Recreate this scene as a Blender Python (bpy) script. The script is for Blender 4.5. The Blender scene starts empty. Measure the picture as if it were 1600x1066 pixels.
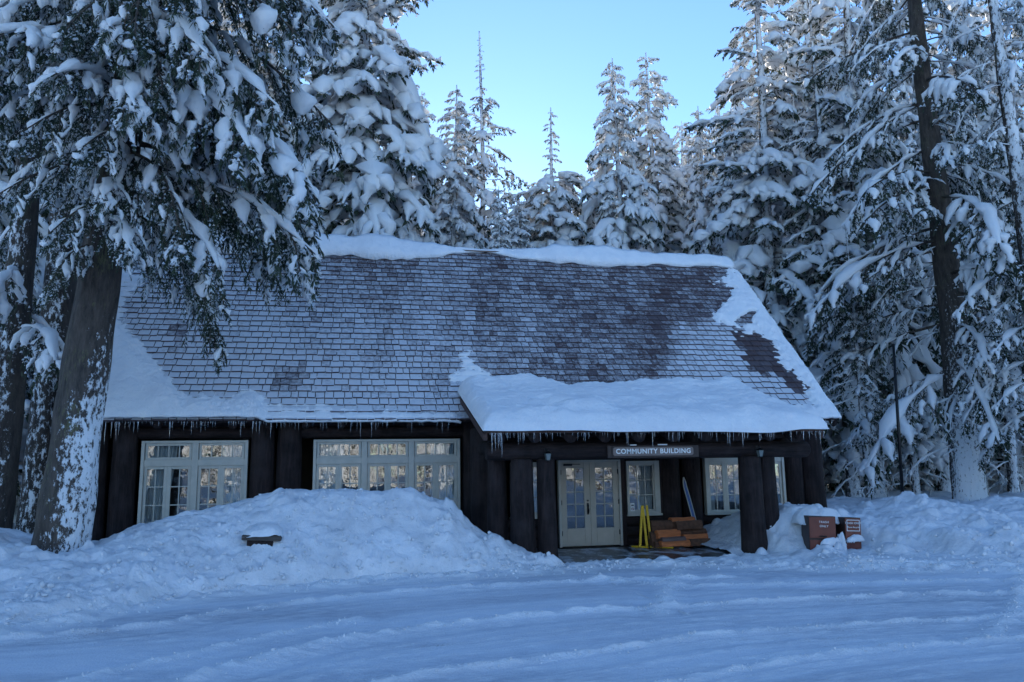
import bpy, bmesh, math, random
import numpy as np
from mathutils import Vector, Matrix

sc = bpy.context.scene
col = sc.collection
PI = math.pi

# ------------------------------------------------------------------ camera
CAM_Z = 1.9
YAW, PITCH, ROLL = math.radians(11.73), math.radians(9.28), math.radians(-0.907)
FPX, IW, IH = 1244.0, 1600.0, 1066.0
_fw = np.array([math.sin(YAW)*math.cos(PITCH), math.cos(YAW)*math.cos(PITCH), math.sin(PITCH)])
_r0 = np.array([math.cos(YAW), -math.sin(YAW), 0.0]); _u0 = np.cross(_r0, _fw)
_r = math.cos(ROLL)*_r0 + math.sin(ROLL)*_u0
_u = -math.sin(ROLL)*_r0 + math.cos(ROLL)*_u0
CAM = np.array([0.0, 0.0, CAM_Z])
cam_d = bpy.data.cameras.new('camera'); cam = bpy.data.objects.new('camera', cam_d); col.objects.link(cam)
cam_d.sensor_width = 36.0; cam_d.lens = 36.0*FPX/IW; cam_d.clip_end = 3000.0; cam_d.clip_start = 0.05
cam.matrix_world = Matrix(((_r[0], _u[0], -_fw[0], 0), (_r[1], _u[1], -_fw[1], 0), (_r[2], _u[2], -_fw[2], CAM_Z), (0, 0, 0, 1)))
sc.camera = cam

# ------------------------------------------------------------------ sky, sun, exposure
SUN_EL, SUN_AZ = math.radians(16.3), math.radians(7.0)       # azimuth from +Y towards +X
w = bpy.data.worlds.new('World'); sc.world = w; w.use_nodes = True
wn = w.node_tree; bgn = wn.nodes['Background']
sky = wn.nodes.new('ShaderNodeTexSky'); sky.sky_type = 'NISHITA'; sky.sun_disc = False
sky.sun_elevation = SUN_EL; sky.sun_rotation = SUN_AZ
sky.altitude = 900; sky.air_density = 1.0; sky.dust_density = 0.10; sky.ozone_density = 4.4
wn.links.new(sky.outputs[0], bgn.inputs[0]); bgn.inputs[1].default_value = 0.15
sun_d = bpy.data.lights.new('sun', 'SUN'); sun_d.energy = 4.5; sun_d.angle = math.radians(0.5); sun_d.color = (1.0, 0.93, 0.83)
sun = bpy.data.objects.new('sun', sun_d); col.objects.link(sun)
sdir = Vector((math.sin(SUN_AZ)*math.cos(SUN_EL), math.cos(SUN_AZ)*math.cos(SUN_EL), math.sin(SUN_EL)))
sun.rotation_euler = sdir.to_track_quat('Z', 'Y').to_euler()
sun.location = (20, 120, 60)
vs = sc.view_settings
vs.view_transform = 'Standard'; vs.look = 'None'; vs.exposure = 1.2; vs.gamma = 1.0; vs.use_curve_mapping = False

# ------------------------------------------------------------------ photo pixel helpers
def ray(x, y): return _fw + (x-IW/2)/FPX*_r - (y-IH/2)/FPX*_u
def hitY(x, y, Y):
    d = ray(x, y); return CAM + d*((Y-CAM[1])/d[1])
def hitZ(x, y, Z):
    d = ray(x, y); return CAM + d*((Z-CAM[2])/d[2])
def project(P):
    d = np.asarray(P, float) - CAM
    z = d@_fw
    return IW/2 + FPX*(d@_r)/z, IH/2 - FPX*(d@_u)/z

# ------------------------------------------------------------------ noise
def _h(ix, iy, iz, seed):
    n = (ix.astype(np.int64)*374761393 + iy.astype(np.int64)*668265263 + iz.astype(np.int64)*2147483647 + seed*1274126177) & 0xFFFFFFFF
    n = ((n ^ (n >> 13))*1274126177) & 0xFFFFFFFF
    n = n ^ (n >> 16)
    return (n & 0xFFFFFF)/float(0xFFFFFF)
def vnoise(x, y, z=None, seed=0):
    x = np.asarray(x, float); y = np.asarray(y, float)
    z = np.zeros_like(x) if z is None else np.asarray(z, float)
    x0, y0, z0 = np.floor(x), np.floor(y), np.floor(z)
    fx, fy, fz = x-x0, y-y0, z-z0
    fx, fy, fz = fx*fx*(3-2*fx), fy*fy*(3-2*fy), fz*fz*(3-2*fz)
    r = 0
    for i in (0, 1):
        for j in (0, 1):
            for k in (0, 1):
                r = r + _h(x0+i, y0+j, z0+k, seed)*(fx if i else 1-fx)*(fy if j else 1-fy)*(fz if k else 1-fz)
    return r*2-1
def fbm(x, y, z=None, octv=4, seed=0, gain=0.5):
    a, s, t = 1.0, 0.0, 0.0
    for o in range(octv):
        f = 2.03**o
        s = s + a*vnoise(np.asarray(x)*f, np.asarray(y)*f, None if z is None else np.asarray(z)*f, seed+o*17)
        t += a; a *= gain
    return s/t
def sstep(a, b, x):
    t = np.clip((np.asarray(x, float)-a)/(b-a), 0, 1); return t*t*(3-2*t)

# ------------------------------------------------------------------ mesh / object helpers
def mesh(name, V, F, mat=None, smooth=False):
    V = np.asarray(V, np.float32).reshape(-1, 3)
    me = bpy.data.meshes.new(name)
    if isinstance(F, np.ndarray):
        k = F.shape[1]; n = len(F)
        me.vertices.add(len(V)); me.vertices.foreach_set('co', V.ravel())
        me.loops.add(n*k); me.loops.foreach_set('vertex_index', F.astype(np.int32).ravel())
        me.polygons.add(n)
        me.polygons.foreach_set('loop_start', np.arange(0, n*k, k, dtype=np.int32))
        me.update(calc_edges=True)
    else:
        me.from_pydata([tuple(map(float, v)) for v in V], [], F); me.update()
    if smooth: me.polygons.foreach_set('use_smooth', np.ones(len(me.polygons), bool))
    if mat: me.materials.append(mat)
    return me
def link(name, me, parent=None):
    o = bpy.data.objects.new(name, me); col.objects.link(o); o.parent = parent; return o
def obj(name, V, F, mat, parent=None, smooth=False): return link(name, mesh(name, V, F, mat, smooth), parent)
def empty(name, loc=(0, 0, 0), parent=None):
    o = bpy.data.objects.new(name, None); col.objects.link(o); o.location = loc; o.parent = parent; o.empty_display_size = 0.3; return o
def tag(o, label=None, cat=None, group=None, kind=None):
    if label: o['label'] = label
    if cat: o['category'] = cat
    if group: o['group'] = group
    if kind: o['kind'] = kind
    return o

class MB:
    """gathers shapes for one mesh"""
    def __init__(s): s.V = []; s.F = []; s.n = 0
    def add(s, V, F):
        s.V.append(np.asarray(V, float).reshape(-1, 3)); s.F += [[i+s.n for i in f] for f in F]; s.n += len(s.V[-1]); return s
    def box(s, x0, x1, y0, y1, z0, z1, M=None, bev=0.0):
        bm = bmesh.new(); bmesh.ops.create_cube(bm, size=1.0)
        for v in bm.verts: v.co = Vector(((x0+x1)/2+v.co.x*(x1-x0), (y0+y1)/2+v.co.y*(y1-y0), (z0+z1)/2+v.co.z*(z1-z0)))
        if bev: bmesh.ops.bevel(bm, geom=bm.edges[:], offset=bev, segments=2, affect='EDGES', profile=0.5)
        if M is not None: bm.transform(M)
        bm.verts.ensure_lookup_table()
        V = [v.co[:] for v in bm.verts]; F = [[v.index for v in f.verts] for f in bm.faces]; bm.free()
        return s.add(V, F)
    def tube(s, P, R, n=8, cap=True, seed=0, rough=0.0):
        V, F = tube(P, R, n, rough, seed); F = F.tolist()
        if cap:
            F.append(list(range(n))[::-1]); m = len(V); F.append(list(range(m-n, m)))
        return s.add(V, F)
    def lathe(s, prof, n=12, c=(0, 0, 0), M=None):
        V = []; F = []
        for r, z in prof:
            for k in range(n):
                a = 2*PI*k/n; V.append((c[0]+r*math.cos(a), c[1]+r*math.sin(a), c[2]+z))
        for i in range(len(prof)-1):
            for k in range(n):
                F.append([i*n+k, i*n+(k+1) % n, (i+1)*n+(k+1) % n, (i+1)*n+k])
        F.append(list(range(n))[::-1]); F.append([(len(prof)-1)*n+k for k in range(n)])
        if M is not None: V = [tuple(M@Vector(v)) for v in V]
        return s.add(V, F)
    def build(s, name, mat, parent=None, smooth=False):
        return link(name, mesh(name, np.concatenate(s.V), s.F, mat, smooth), parent)

def tube(P, R, n=8, rough=0.0, seed=0):
    P = np.asarray(P, float); m = len(P); R = np.broadcast_to(np.asarray(R, float), (m,))
    T = np.gradient(P, axis=0); T /= np.linalg.norm(T, axis=1)[:, None]+1e-9
    ref = np.array([0, 0, 1.0]) if abs(T[0][2]) < 0.8 else np.array([1.0, 0, 0])
    A = np.cross(T, ref); A /= np.linalg.norm(A, axis=1)[:, None]+1e-9
    Bv = np.cross(A, T)
    a = np.arange(n)*2*PI/n
    rr = np.ones((m, n))
    if rough: rr = 1+rough*.9*(vnoise(np.tile(np.cos(a)*7, (m, 1)), np.tile(np.sin(a)*7, (m, 1)), P[:, 2:3]*.9+np.zeros((m, n)), seed+3) if rough > .07 else 0)+rough*vnoise(np.tile(np.cos(a)*1.7, (m, 1))+P[:, :1]*1.3, np.tile(np.sin(a)*1.7, (m, 1))+P[:, 1:2]*1.3, P[:, 2:3]*1.3+np.zeros((m, n)), seed)
    V = P[:, None, :] + (A[:, None, :]*np.cos(a)[None, :, None] + Bv[:, None, :]*np.sin(a)[None, :, None])*(R[:, None]*rr)[:, :, None]
    i = np.arange(m-1)[:, None]*n; k = np.arange(n)[None, :]
    F = np.stack([i+k, i+(k+1) % n, i+n+(k+1) % n, i+n+k], -1).reshape(-1, 4)
    return V.reshape(-1, 3), F

def grid_faces(nx, ny, keep=None):
    i, j = np.meshgrid(np.arange(nx-1), np.arange(ny-1), indexing='ij')
    a = i*ny+j
    F = np.stack([a, a+ny, a+ny+1, a+1], -1)
    if keep is not None: F = F[keep]
    return F.reshape(-1, 4)
def compact(V, F):
    u, inv = np.unique(F, return_inverse=True)
    return V[u], inv.reshape(F.shape)

# ------------------------------------------------------------------ materials
def new_mat(name):
    m = bpy.data.materials.new(name); m.use_nodes = True
    nt = m.node_tree; b = nt.nodes['Principled BSDF']
    return m, nt, b
def N(nt, t, **kw):
    n = nt.nodes.new(t)
    for k, v in kw.items():
        if k in n.inputs: n.inputs[k].default_value = v
        else: setattr(n, k, v)
    return n
def ramp(nt, fac, stops):
    r = nt.nodes.new('ShaderNodeValToRGB'); e = r.color_ramp.elements
    while len(e) < len(stops): e.new(0.5)
    for q, (p_, c_) in zip(e, stops): q.position = p_; q.color = (*c_, 1) if len(c_) == 3 else c_
    nt.links.new(fac, r.inputs[0]); return r.outputs[0]
def coords(nt, kind='Object', scale=(1, 1, 1)):
    tc = nt.nodes.new('ShaderNodeTexCoord'); mp = nt.nodes.new('ShaderNodeMapping'); mp.inputs['Scale'].default_value = scale
    nt.links.new(tc.outputs[kind], mp.inputs[0]); return mp.outputs[0]
def bump(nt, b, hts, dist=0.02, strength=0.5):
    bn = None
    for h, d, s in hts:
        q = nt.nodes.new('ShaderNodeBump'); q.inputs['Distance'].default_value = d; q.inputs['Strength'].default_value = s
        nt.links.new(h, q.inputs['Height'])
        if bn: nt.links.new(bn.outputs[0], q.inputs['Normal'])
        bn = q
    nt.links.new(bn.outputs[0], b.inputs['Normal'])
def noise(nt, co, scale, detail=4, rough=0.55):
    n = N(nt, 'ShaderNodeTexNoise', Scale=scale, Detail=detail, Roughness=rough); nt.links.new(co, n.inputs['Vector']); return n.outputs['Fac']
def mixc(nt, fac, a, b):
    m = nt.nodes.new('ShaderNodeMix'); m.data_type = 'RGBA'
    for s, v in ((0, fac), (6, a), (7, b)):
        if hasattr(v, 'is_output'): nt.links.new(v, m.inputs[s])
        else: m.inputs[s].default_value = (*v, 1) if isinstance(v, tuple) else v
    return m.outputs[2]
def mathn(nt, op, a, b=0.0, clamp=False):
    m = nt.nodes.new('ShaderNodeMath'); m.operation = op; m.use_clamp = clamp
    for i, v in enumerate((a, b)):
        if hasattr(v, 'is_output'): nt.links.new(v, m.inputs[i])
        else: m.inputs[i].default_value = v
    return m.outputs[0]

def simple(name, c, rough=0.7, var=0.25, scale=6.0, stretch=(1, 1, 1), bumpd=0.004, metal=0.0, kind='Object'):
    m, nt, b = new_mat(name); co = coords(nt, kind, stretch)
    f = noise(nt, co, scale, 6, 0.6)
    lo = tuple(x*(1-var) for x in c); hi = tuple(min(1, x*(1+var)) for x in c)
    nt.links.new(ramp(nt, f, [(0.3, lo), (0.7, hi)]), b.inputs['Base Color'])
    b.inputs['Roughness'].default_value = rough; b.inputs['Metallic'].default_value = metal
    if bumpd: bump(nt, b, [(f, bumpd, 0.6)])
    return m

def snow_mat(name, lo, hi, fine=26.0, transl=0.0, big=1.5):
    m, nt, b = new_mat(name); co = coords(nt, 'Object')
    n1 = noise(nt, co, big, 4); n2 = noise(nt, co, fine, 5, 0.65); n3 = noise(nt, co, fine*0.22, 3, 0.5)
    nt.links.new(ramp(nt, n1, [(0.3, lo), (0.65, hi)]), b.inputs['Base Color'])
    b.inputs['Roughness'].default_value = 0.75
    if 'Specular IOR Level' in b.inputs: b.inputs['Specular IOR Level'].default_value = 0.25
    bump(nt, b, [(n3, 0.10, 0.5), (n2, 0.035, 0.7)])
    if transl:
        out = nt.nodes['Material Output']; tr = N(nt, 'ShaderNodeBsdfTranslucent'); tr.inputs[0].default_value = (*hi, 1)
        mx = nt.nodes.new('ShaderNodeMixShader'); mx.inputs[0].default_value = transl
        nt.links.new(b.outputs[0], mx.inputs[1]); nt.links.new(tr.outputs[0], mx.inputs[2]); nt.links.new(mx.outputs[0], out.inputs[0])
    return m
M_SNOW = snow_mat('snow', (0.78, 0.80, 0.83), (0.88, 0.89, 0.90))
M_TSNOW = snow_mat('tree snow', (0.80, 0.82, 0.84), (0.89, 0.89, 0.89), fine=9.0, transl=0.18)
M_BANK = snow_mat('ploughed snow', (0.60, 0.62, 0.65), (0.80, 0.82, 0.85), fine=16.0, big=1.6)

def road_mat():
    m, nt, b = new_mat('packed snow road'); co = coords(nt, 'Object'); co2 = coords(nt, 'Object', (0.35, 1.3, 1))
    n1 = noise(nt, co2, 0.55, 5, 0.6); n2 = noise(nt, co, 34.0, 5, 0.7); n3 = noise(nt, co2, 5.0, 5, 0.6); n4 = noise(nt, co2, 1.3, 6, 0.7)
    at = nt.nodes.new('ShaderNodeAttribute'); at.attribute_name = 'loose'
    c = ramp(nt, n1, [(0.32, (0.42, 0.46, 0.54)), (0.60, (0.70, 0.75, 0.83))]); c = mixc(nt, ramp(nt, noise(nt, co2, 9.0, 6, 0.75), [(0.42, (0, 0, 0)), (0.62, (0.55, 0.55, 0.55))]), c, (0.80, 0.83, 0.87)); c = mixc(nt, at.outputs['Fac'], c, (0.90, 0.91, 0.92))
    dirt = ramp(nt, n4, [(0.60, (0, 0, 0)), (0.70, (1, 1, 1))])
    dm = mathn(nt, 'MULTIPLY', dirt, ramp(nt, n2, [(0.45, (0, 0, 0)), (0.62, (0.6, 0.6, 0.6))]))
    nt.links.new(mixc(nt, dm, c, (0.16, 0.16, 0.17)), b.inputs['Base Color'])
    nt.links.new(ramp(nt, n1, [(0.3, (0.42,)*3), (0.6, (0.7,)*3)]), b.inputs['Roughness'])
    bump(nt, b, [(n3, 0.04, 0.35), (n2, 0.03, 0.8)])
    return m
M_ROAD = road_mat()

def log_mat(name, st):
    m, nt, b = new_mat(name); co = coords(nt, 'Object', st)
    n1 = noise(nt, co, 11.0, 6, 0.7); n2 = noise(nt, co, 34.0, 4, 0.7); n0 = noise(nt, coords(nt, 'Object'), 2.2, 4, 0.6)
    c = ramp(nt, n1, [(0.34, (0.007, 0.0045, 0.0045)), (0.5, (0.020, 0.0125, 0.012)), (0.68, (0.042, 0.027, 0.025))])
    nt.links.new(mixc(nt, ramp(nt, n0, [(0.45, (0, 0, 0)), (0.7, (0.6, 0.6, 0.6))]), c, (0.045, 0.034, 0.033)), b.inputs['Base Color'])
    b.inputs['Roughness'].default_value = 0.8; b.inputs['Specular IOR Level'].default_value = 0.25
    bump(nt, b, [(n1, 0.05, 0.9), (n2, 0.012, 0.8)])
    return m
M_LOG = log_mat('dark stained log', (1, 1, .12)); M_LOGH = log_mat('dark stained lying log', (.12, 1, 1))
M_TRIM = simple('cream window paint', (0.44, 0.42, 0.36), 0.45, 0.10, 5.0, bumpd=0.002)
M_DOOR = simple('cream door paint', (0.43, 0.39, 0.31), 0.42, 0.08, 4.0, bumpd=0.0015)
M_DARK = simple('black iron', (0.015, 0.015, 0.016), 0.4, 0.2, 20, metal=0.6)
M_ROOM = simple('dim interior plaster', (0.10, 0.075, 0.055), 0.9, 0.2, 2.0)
M_CURT = simple('pale curtain cloth', (0.62, 0.66, 0.70), 0.9, 0.10, 3.0, stretch=(14, 1, 1), bumpd=0.004)
M_RIDGE = simple('weathered ridge board', (0.16, 0.11, 0.09), 0.8, 0.4, 6, stretch=(0.4, 6, 6))
M_FLOOR = None
def porch_floor_mat():
    m, nt, b = new_mat('wet porch floor with trodden snow'); co = coords(nt, 'Object'); co2 = coords(nt, 'Object', (1.3, 0.55, 1))
    n1 = noise(nt, co2, 1.6, 7, 0.75); n2 = noise(nt, co, 22, 5, 0.7)
    f = mathn(nt, 'ADD', mathn(nt, 'MULTIPLY', n1, 0.75), mathn(nt, 'MULTIPLY', n2, 0.25))
    sn = ramp(nt, f, [(0.50, (0, 0, 0)), (0.55, (0.9, 0.9, 0.9))])
    nt.links.new(mixc(nt, sn, (0.022, 0.021, 0.022), (0.66, 0.69, 0.73)), b.inputs['Base Color'])
    nt.links.new(ramp(nt, f, [(0.5, (0.3,)*3), (0.6, (0.75,)*3)]), b.inputs['Roughness'])
    bump(nt, b, [(f, 0.03, 0.6)])
    return m
M_FLOOR = porch_floor_mat()

def glass_mat():
    m, nt, b = new_mat('old window glass'); nt.nodes.remove(b); out = nt.nodes['Material Output']
    gl = N(nt, 'ShaderNodeBsdfGlossy', Roughness=0.0); gl.inputs[0].default_value = (1, 1, 1, 1)
    tr = N(nt, 'ShaderNodeBsdfTransparent'); tr.inputs[0].default_value = (0.93, 0.96, 0.95, 1)
    fr = N(nt, 'ShaderNodeFresnel', IOR=1.85); mx = nt.nodes.new('ShaderNodeMixShader')
    n = noise(nt, coords(nt, 'Object'), 2.6, 2, 0.4)
    bp = nt.nodes.new('ShaderNodeBump'); bp.inputs['Distance'].default_value = 0.03; bp.inputs['Strength'].default_value = 0.25
    nt.links.new(n, bp.inputs['Height']); nt.links.new(bp.outputs[0], gl.inputs['Normal'])
    nt.links.new(fr.outputs[0], mx.inputs[0]); nt.links.new(tr.outputs[0], mx.inputs[1]); nt.links.new(gl.outputs[0], mx.inputs[2]); nt.links.new(mx.outputs[0], out.inputs[0])
    return m
M_GLASS = glass_mat()

def ice_mat():
    m, nt, b = new_mat('ice'); b.inputs['Base Color'].default_value = (0.85, 0.9, 0.95, 1); b.inputs['Roughness'].default_value = 0.15
    b.inputs['Transmission Weight'].default_value = 0.75; b.inputs['IOR'].default_value = 1.31
    n = noise(nt, coords(nt, 'Object'), 30, 2); bump(nt, b, [(n, 0.004, 0.4)]); return m
M_ICE = ice_mat()

def bark_mat(name, lo, hi, lichen, snow_lo, snow_hi, ndir, zfade=None, pscale=9.0):
    """bark with wind-plastered snow sticking to the side facing ndir"""
    m, nt, b = new_mat(name)
    co = coords(nt, 'Object', (1, 1, 0.28)); co1 = coords(nt, 'Object'); cow = coords(nt, 'Object', (1, 1, 0.55))
    n1 = noise(nt, co, 9.0, 6, 0.68); n2 = noise(nt, co1, 1.3, 4); n3 = noise(nt, co, 26, 4, 0.7); n4 = noise(nt, cow, pscale, 7, 0.75)
    c = ramp(nt, n1, [(0.32, lo), (0.66, hi)])
    c = mixc(nt, ramp(nt, mathn(nt, 'MULTIPLY', n2, n3), [(0.30, (0, 0, 0)), (0.36, (0.6, 0.6, 0.6))]), c, lichen)
    g = nt.nodes.new('ShaderNodeNewGeometry')
    d = nt.nodes.new('ShaderNodeVectorMath'); d.operation = 'DOT_PRODUCT'; d.inputs[1].default_value = ndir; nt.links.new(g.outputs['Normal'], d.inputs[0])
    s = mathn(nt, 'ADD', n4, mathn(nt, 'MULTIPLY', d.outputs['Value'], 0.22))
    if zfade:
        sx = nt.nodes.new('ShaderNodeSeparateXYZ'); nt.links.new(g.outputs['Position'], sx.inputs[0])
        mr = nt.nodes.new('ShaderNodeMapRange'); nt.links.new(sx.outputs['Z'], mr.inputs[0])
        mr.inputs[1].default_value = zfade[0]; mr.inputs[2].default_value = zfade[1]; mr.inputs[3].default_value = 0.0; mr.inputs[4].default_value = -0.3
        s = mathn(nt, 'ADD', s, mr.outputs[0])
    sf = ramp(nt, s, [(snow_lo, (0, 0, 0)), (snow_hi, (1, 1, 1))])
    nt.links.new(mixc(nt, sf, c, (0.80, 0.82, 0.84)), b.inputs['Base Color']); b.inputs['Roughness'].default_value = 0.9
    bump(nt, b, [(n1, 0.09, 0.9), (sf, 0.03, 0.6), (n3, 0.02, 0.6)])
    return m
M_BARK_NEAR = bark_mat('bark of the front tree', (0.022, 0.018, 0.016), (0.11, 0.088, 0.072), (0.14, 0.14, 0.06), 0.60, 0.65, (0.75, -0.4, 0.0), (2.8, 6.0), 11.0)
M_BARK_RIGHT = bark_mat('bark of the right tree', (0.025, 0.020, 0.017), (0.10, 0.08, 0.065), (0.10, 0.10, 0.06), 0.545, 0.60, (-0.5, -0.8, 0.1), (1.5, 9.0), 15.0)
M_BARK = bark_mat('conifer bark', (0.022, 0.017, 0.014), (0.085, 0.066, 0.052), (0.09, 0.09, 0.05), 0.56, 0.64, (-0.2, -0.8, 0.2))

def foliage_mat(name, lo, hi, tl=0.25):
    m, nt, b = new_mat(name); co = coords(nt, 'Object')
    f = noise(nt, co, 1.4, 3); f2 = noise(nt, co, 14.0, 2)
    c = ramp(nt, mathn(nt, 'ADD', mathn(nt, 'MULTIPLY', f, 0.5), mathn(nt, 'MULTIPLY', f2, 0.5)), [(0.35, lo), (0.65, hi)])
    nt.links.new(c, b.inputs['Base Color']); b.inputs['Roughness'].default_value = 0.6
    out = nt.nodes['Material Output']; tr = N(nt, 'ShaderNodeBsdfTranslucent'); nt.links.new(c, tr.inputs[0])
    mx = nt.nodes.new('ShaderNodeMixShader'); mx.inputs[0].default_value = tl
    nt.links.new(b.outputs[0], mx.inputs[1]); nt.links.new(tr.outputs[0], mx.inputs[2]); nt.links.new(mx.outputs[0], out.inputs[0])
    return m
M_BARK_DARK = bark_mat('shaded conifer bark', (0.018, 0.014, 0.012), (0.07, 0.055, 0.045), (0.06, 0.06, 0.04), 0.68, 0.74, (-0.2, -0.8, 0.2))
M_FOL = foliage_mat('conifer needles', (0.020, 0.032, 0.020), (0.055, 0.075, 0.040))
M_FOLN = foliage_mat('front tree needles', (0.018, 0.032, 0.020), (0.060, 0.085, 0.045))

# roof frame: along X, up the slope
EAVE_Y, EAVE_Z, RIDGE_Y, RIDGE_Z = 18.9, 3.15, 24.34, 8.80
RX0, RX1 = -6.2, 12.71
SL = math.hypot(RIDGE_Y-EAVE_Y, RIDGE_Z-EAVE_Z)
SV = np.array([0, (RIDGE_Y-EAVE_Y)/SL, (RIDGE_Z-EAVE_Z)/SL]); SNRM = np.array([0, -SV[2], SV[1]])
def roofP(u, v, h=0.0):
    u = np.asarray(u, float); v = np.asarray(v, float); h = np.asarray(h, float)
    return np.stack([u+0*v, EAVE_Y+SV[1]*v+SNRM[1]*h+0*u, EAVE_Z+SV[2]*v+SNRM[2]*h+0*u], -1)

def shingle_mat():
    m, nt, b = new_mat('frosted cedar shingle')
    co = coords(nt, 'Object'); st = coords(nt, 'Object', (22, 2.0, 2.0))
    at = nt.nodes.new('ShaderNodeAttribute'); at.attribute_name = 'frost'
    tone = nt.nodes.new('ShaderNodeAttribute'); tone.attribute_name = 'tone'
    w1 = noise(nt, st, 2.0, 4, 0.6)
    wood = mixc(nt, tone.outputs['Fac'], ramp(nt, w1, [(0.3, (0.040, 0.024, 0.026)), (0.7, (0.100, 0.064, 0.066))]), ramp(nt, w1, [(0.3, (0.060, 0.046, 0.054)), (0.7, (0.14, 0.115, 0.125))]))
    n1 = noise(nt, co, 11.0, 6, 0.72)
    g = nt.nodes.new('ShaderNodeNewGeometry'); d = nt.nodes.new('ShaderNodeVectorMath'); d.operation = 'DOT_PRODUCT'
    d.inputs[1].default_value = tuple(SNRM); nt.links.new(g.outputs['Normal'], d.inputs[0])
    up = ramp(nt, d.outputs['Value'], [(0.6, (0, 0, 0)), (0.8, (1, 1, 1))])
    s = mathn(nt, 'ADD', n1, mathn(nt, 'SUBTRACT', at.outputs['Fac'], 0.5))
    fr = mathn(nt, 'MULTIPLY', ramp(nt, s, [(0.36, (0, 0, 0)), (0.74, (1, 1, 1))]), up)
    nt.links.new(mixc(nt, fr, wood, (0.60, 0.62, 0.66)), b.inputs['Base Color']); b.inputs['Roughness'].default_value = 0.8
    bump(nt, b, [(w1, 0.01, 0.5), (fr, 0.01, 0.6)])
    return m
M_SHINGLE = shingle_mat()

# ================================================================== GROUND
def axis(lo, hi, fine_lo, fine_hi, step, grow=1.25):
    a = list(np.arange(fine_lo, fine_hi+1e-6, step)); s = step
    while a[-1] < hi: s *= grow; a.append(min(hi, a[-1]+s))
    s = step
    while a[0] > lo: s *= grow; a.insert(0, max(lo, a[0]-s))
    return np.array(a)
gx = axis(-900, 900, -30, 45, 1.2); gy = axis(-900, 900, -5, 60, 1.2)
X, Y = np.meshgrid(gx, gy, indexing='ij')
out = np.maximum(sstep(19.0, 24.0, Y)*np.maximum(sstep(13.0, 15.0, X), sstep(-7.0, -9.0, X)), sstep(31, 34, Y))
Z = -0.08 + out*(0.62 + 0.25*fbm(X*0.2, Y*0.2, seed=5)) + 0.2*out*fbm(X*0.8, Y*0.8, seed=6)
g = obj('ground', np.stack([X, Y, Z], -1).reshape(-1, 3), grid_faces(len(gx), len(gy)), M_SNOW, None, True); tag(g, kind='structure', label='snow covered ground under the trees')

EDGE = np.array([[-30, 10.6], [-8, 10.9], [-4.2, 11.47], [-3.35, 12.36], [-2.78, 13.3], [-2.11, 13.9], [-1.15, 14.35], [-0.2, 14.7], [0.93, 15.0], [2.1, 15.1], [3.07, 15.1], [3.98, 15.3], [5.2, 15.6], [6.5, 15.4], [7.4, 14.75], [8.3, 14.1], [9.8, 13.4], [11.9, 12.7], [30, 10.0]])
def edgeY(x): return np.interp(x, EDGE[:, 0], EDGE[:, 1])

def seg_dist(X, Y, P):
    d = np.full(X.shape, 1e9)
    for (ax, ay), (bx, by) in zip(P[:-1], P[1:]):
        L2 = (bx-ax)**2+(by-ay)**2
        t = np.clip(((X-ax)*(bx-ax)+(Y-ay)*(by-ay))/L2, 0, 1)
        d = np.minimum(d, np.hypot(X-ax-t*(bx-ax), Y-ay-t*(by-ay)))
    return d
rx = np.concatenate([np.arange(-16, -7, 0.15), np.arange(-7, 14, 0.08), np.arange(14, 26, 0.15)])
ry = np.concatenate([np.arange(-12, 4, 0.4), np.arange(4.0, 6.5, 0.15), np.arange(6.5, 11, 0.028), np.arange(11, 16.2, 0.045)])
X, Y = np.meshgrid(rx, ry, indexing='ij')
Z = 0.008*fbm(X*0.5, Y*0.9, seed=1) + 0.004*fbm(X*1.2, Y*4.5, seed=2) + 0.006*fbm(X*5, Y*9, seed=3)
Z += 0.014*np.abs(fbm(X*11, Y*15, octv=3, seed=14))
LO = np.zeros(X.shape)
crumb = np.clip(fbm(X*6, Y*9, seed=4)+0.25, 0, 1)
TR = [([(-60, 1003), (120, 992), (260, 978), (330, 963), (450, 945), (560, 931), (700, 921), (830, 913), (1000, 904), (1150, 903)], .06, .09),
      ([(300, 1062), (400, 1035), (520, 1005), (640, 986), (770, 970), (900, 957), (1050, 948), (1200, 941), (1400, 932), (1620, 925)], .06, .10),
      ([(560, 1075), (700, 1052), (830, 1035), (960, 1015), (1080, 998), (1200, 987), (1400, 974), (1620, 962)], .05, .08),
      ([(1000, 1080), (1120, 1052), (1250, 1030), (1400, 1012), (1620, 994)], .04, .09),
      ([(900, 905), (1100, 915), (1300, 912), (1620, 905)], .035, .10),
      ([(100, 1066), (260, 1030), (420, 995), (560, 968)], .03, .08),
      ([(1030, 960), (1045, 920), (1060, 890)], .02, .12), ([(1540, 1000), (1590, 950), (1600, 900)], .02, .10)]
TPTS = []
for pts, hh, ww in TR:
    P = [hitZ(a, b, 0.0)[:2] for a, b in pts]; TPTS.append((P, ww))
    d = seg_dist(X, Y, P)+0.012*vnoise(X*3, Y*3, seed=15)+0.016*vnoise(X*9, Y*9, seed=16); d = np.abs(d); LO = np.maximum(LO, np.exp(-(d/(ww*1.1))**2)*(0.55+0.6*crumb)); wv = ww*(1+0.5*vnoise(X*1.1, Y*1.1, seed=8))
    Z += 1.2*hh*np.exp(-(d/wv)**2)*(0.45+0.9*crumb) - 0.022*np.exp(-((d-0.34)/0.16)**2)
base_lines = [P for P, _ in TPTS[:4]]
for P in base_lines:
    d = seg_dist(X, Y, P)
    for off, hh in ((.20, .020), (.27, .016), (.34, .020), (.62, .012), (.70, .016), (.95, .012), (1.02, .012)):
        q = np.exp(-((d-off+.02*vnoise(X*.8, Y*.8, seed=21))/.022)**2)*(.35+.9*crumb); Z += hh*q; LO = np.maximum(LO, .75*q)
    LO = LO*(1-.0*d)
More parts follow.
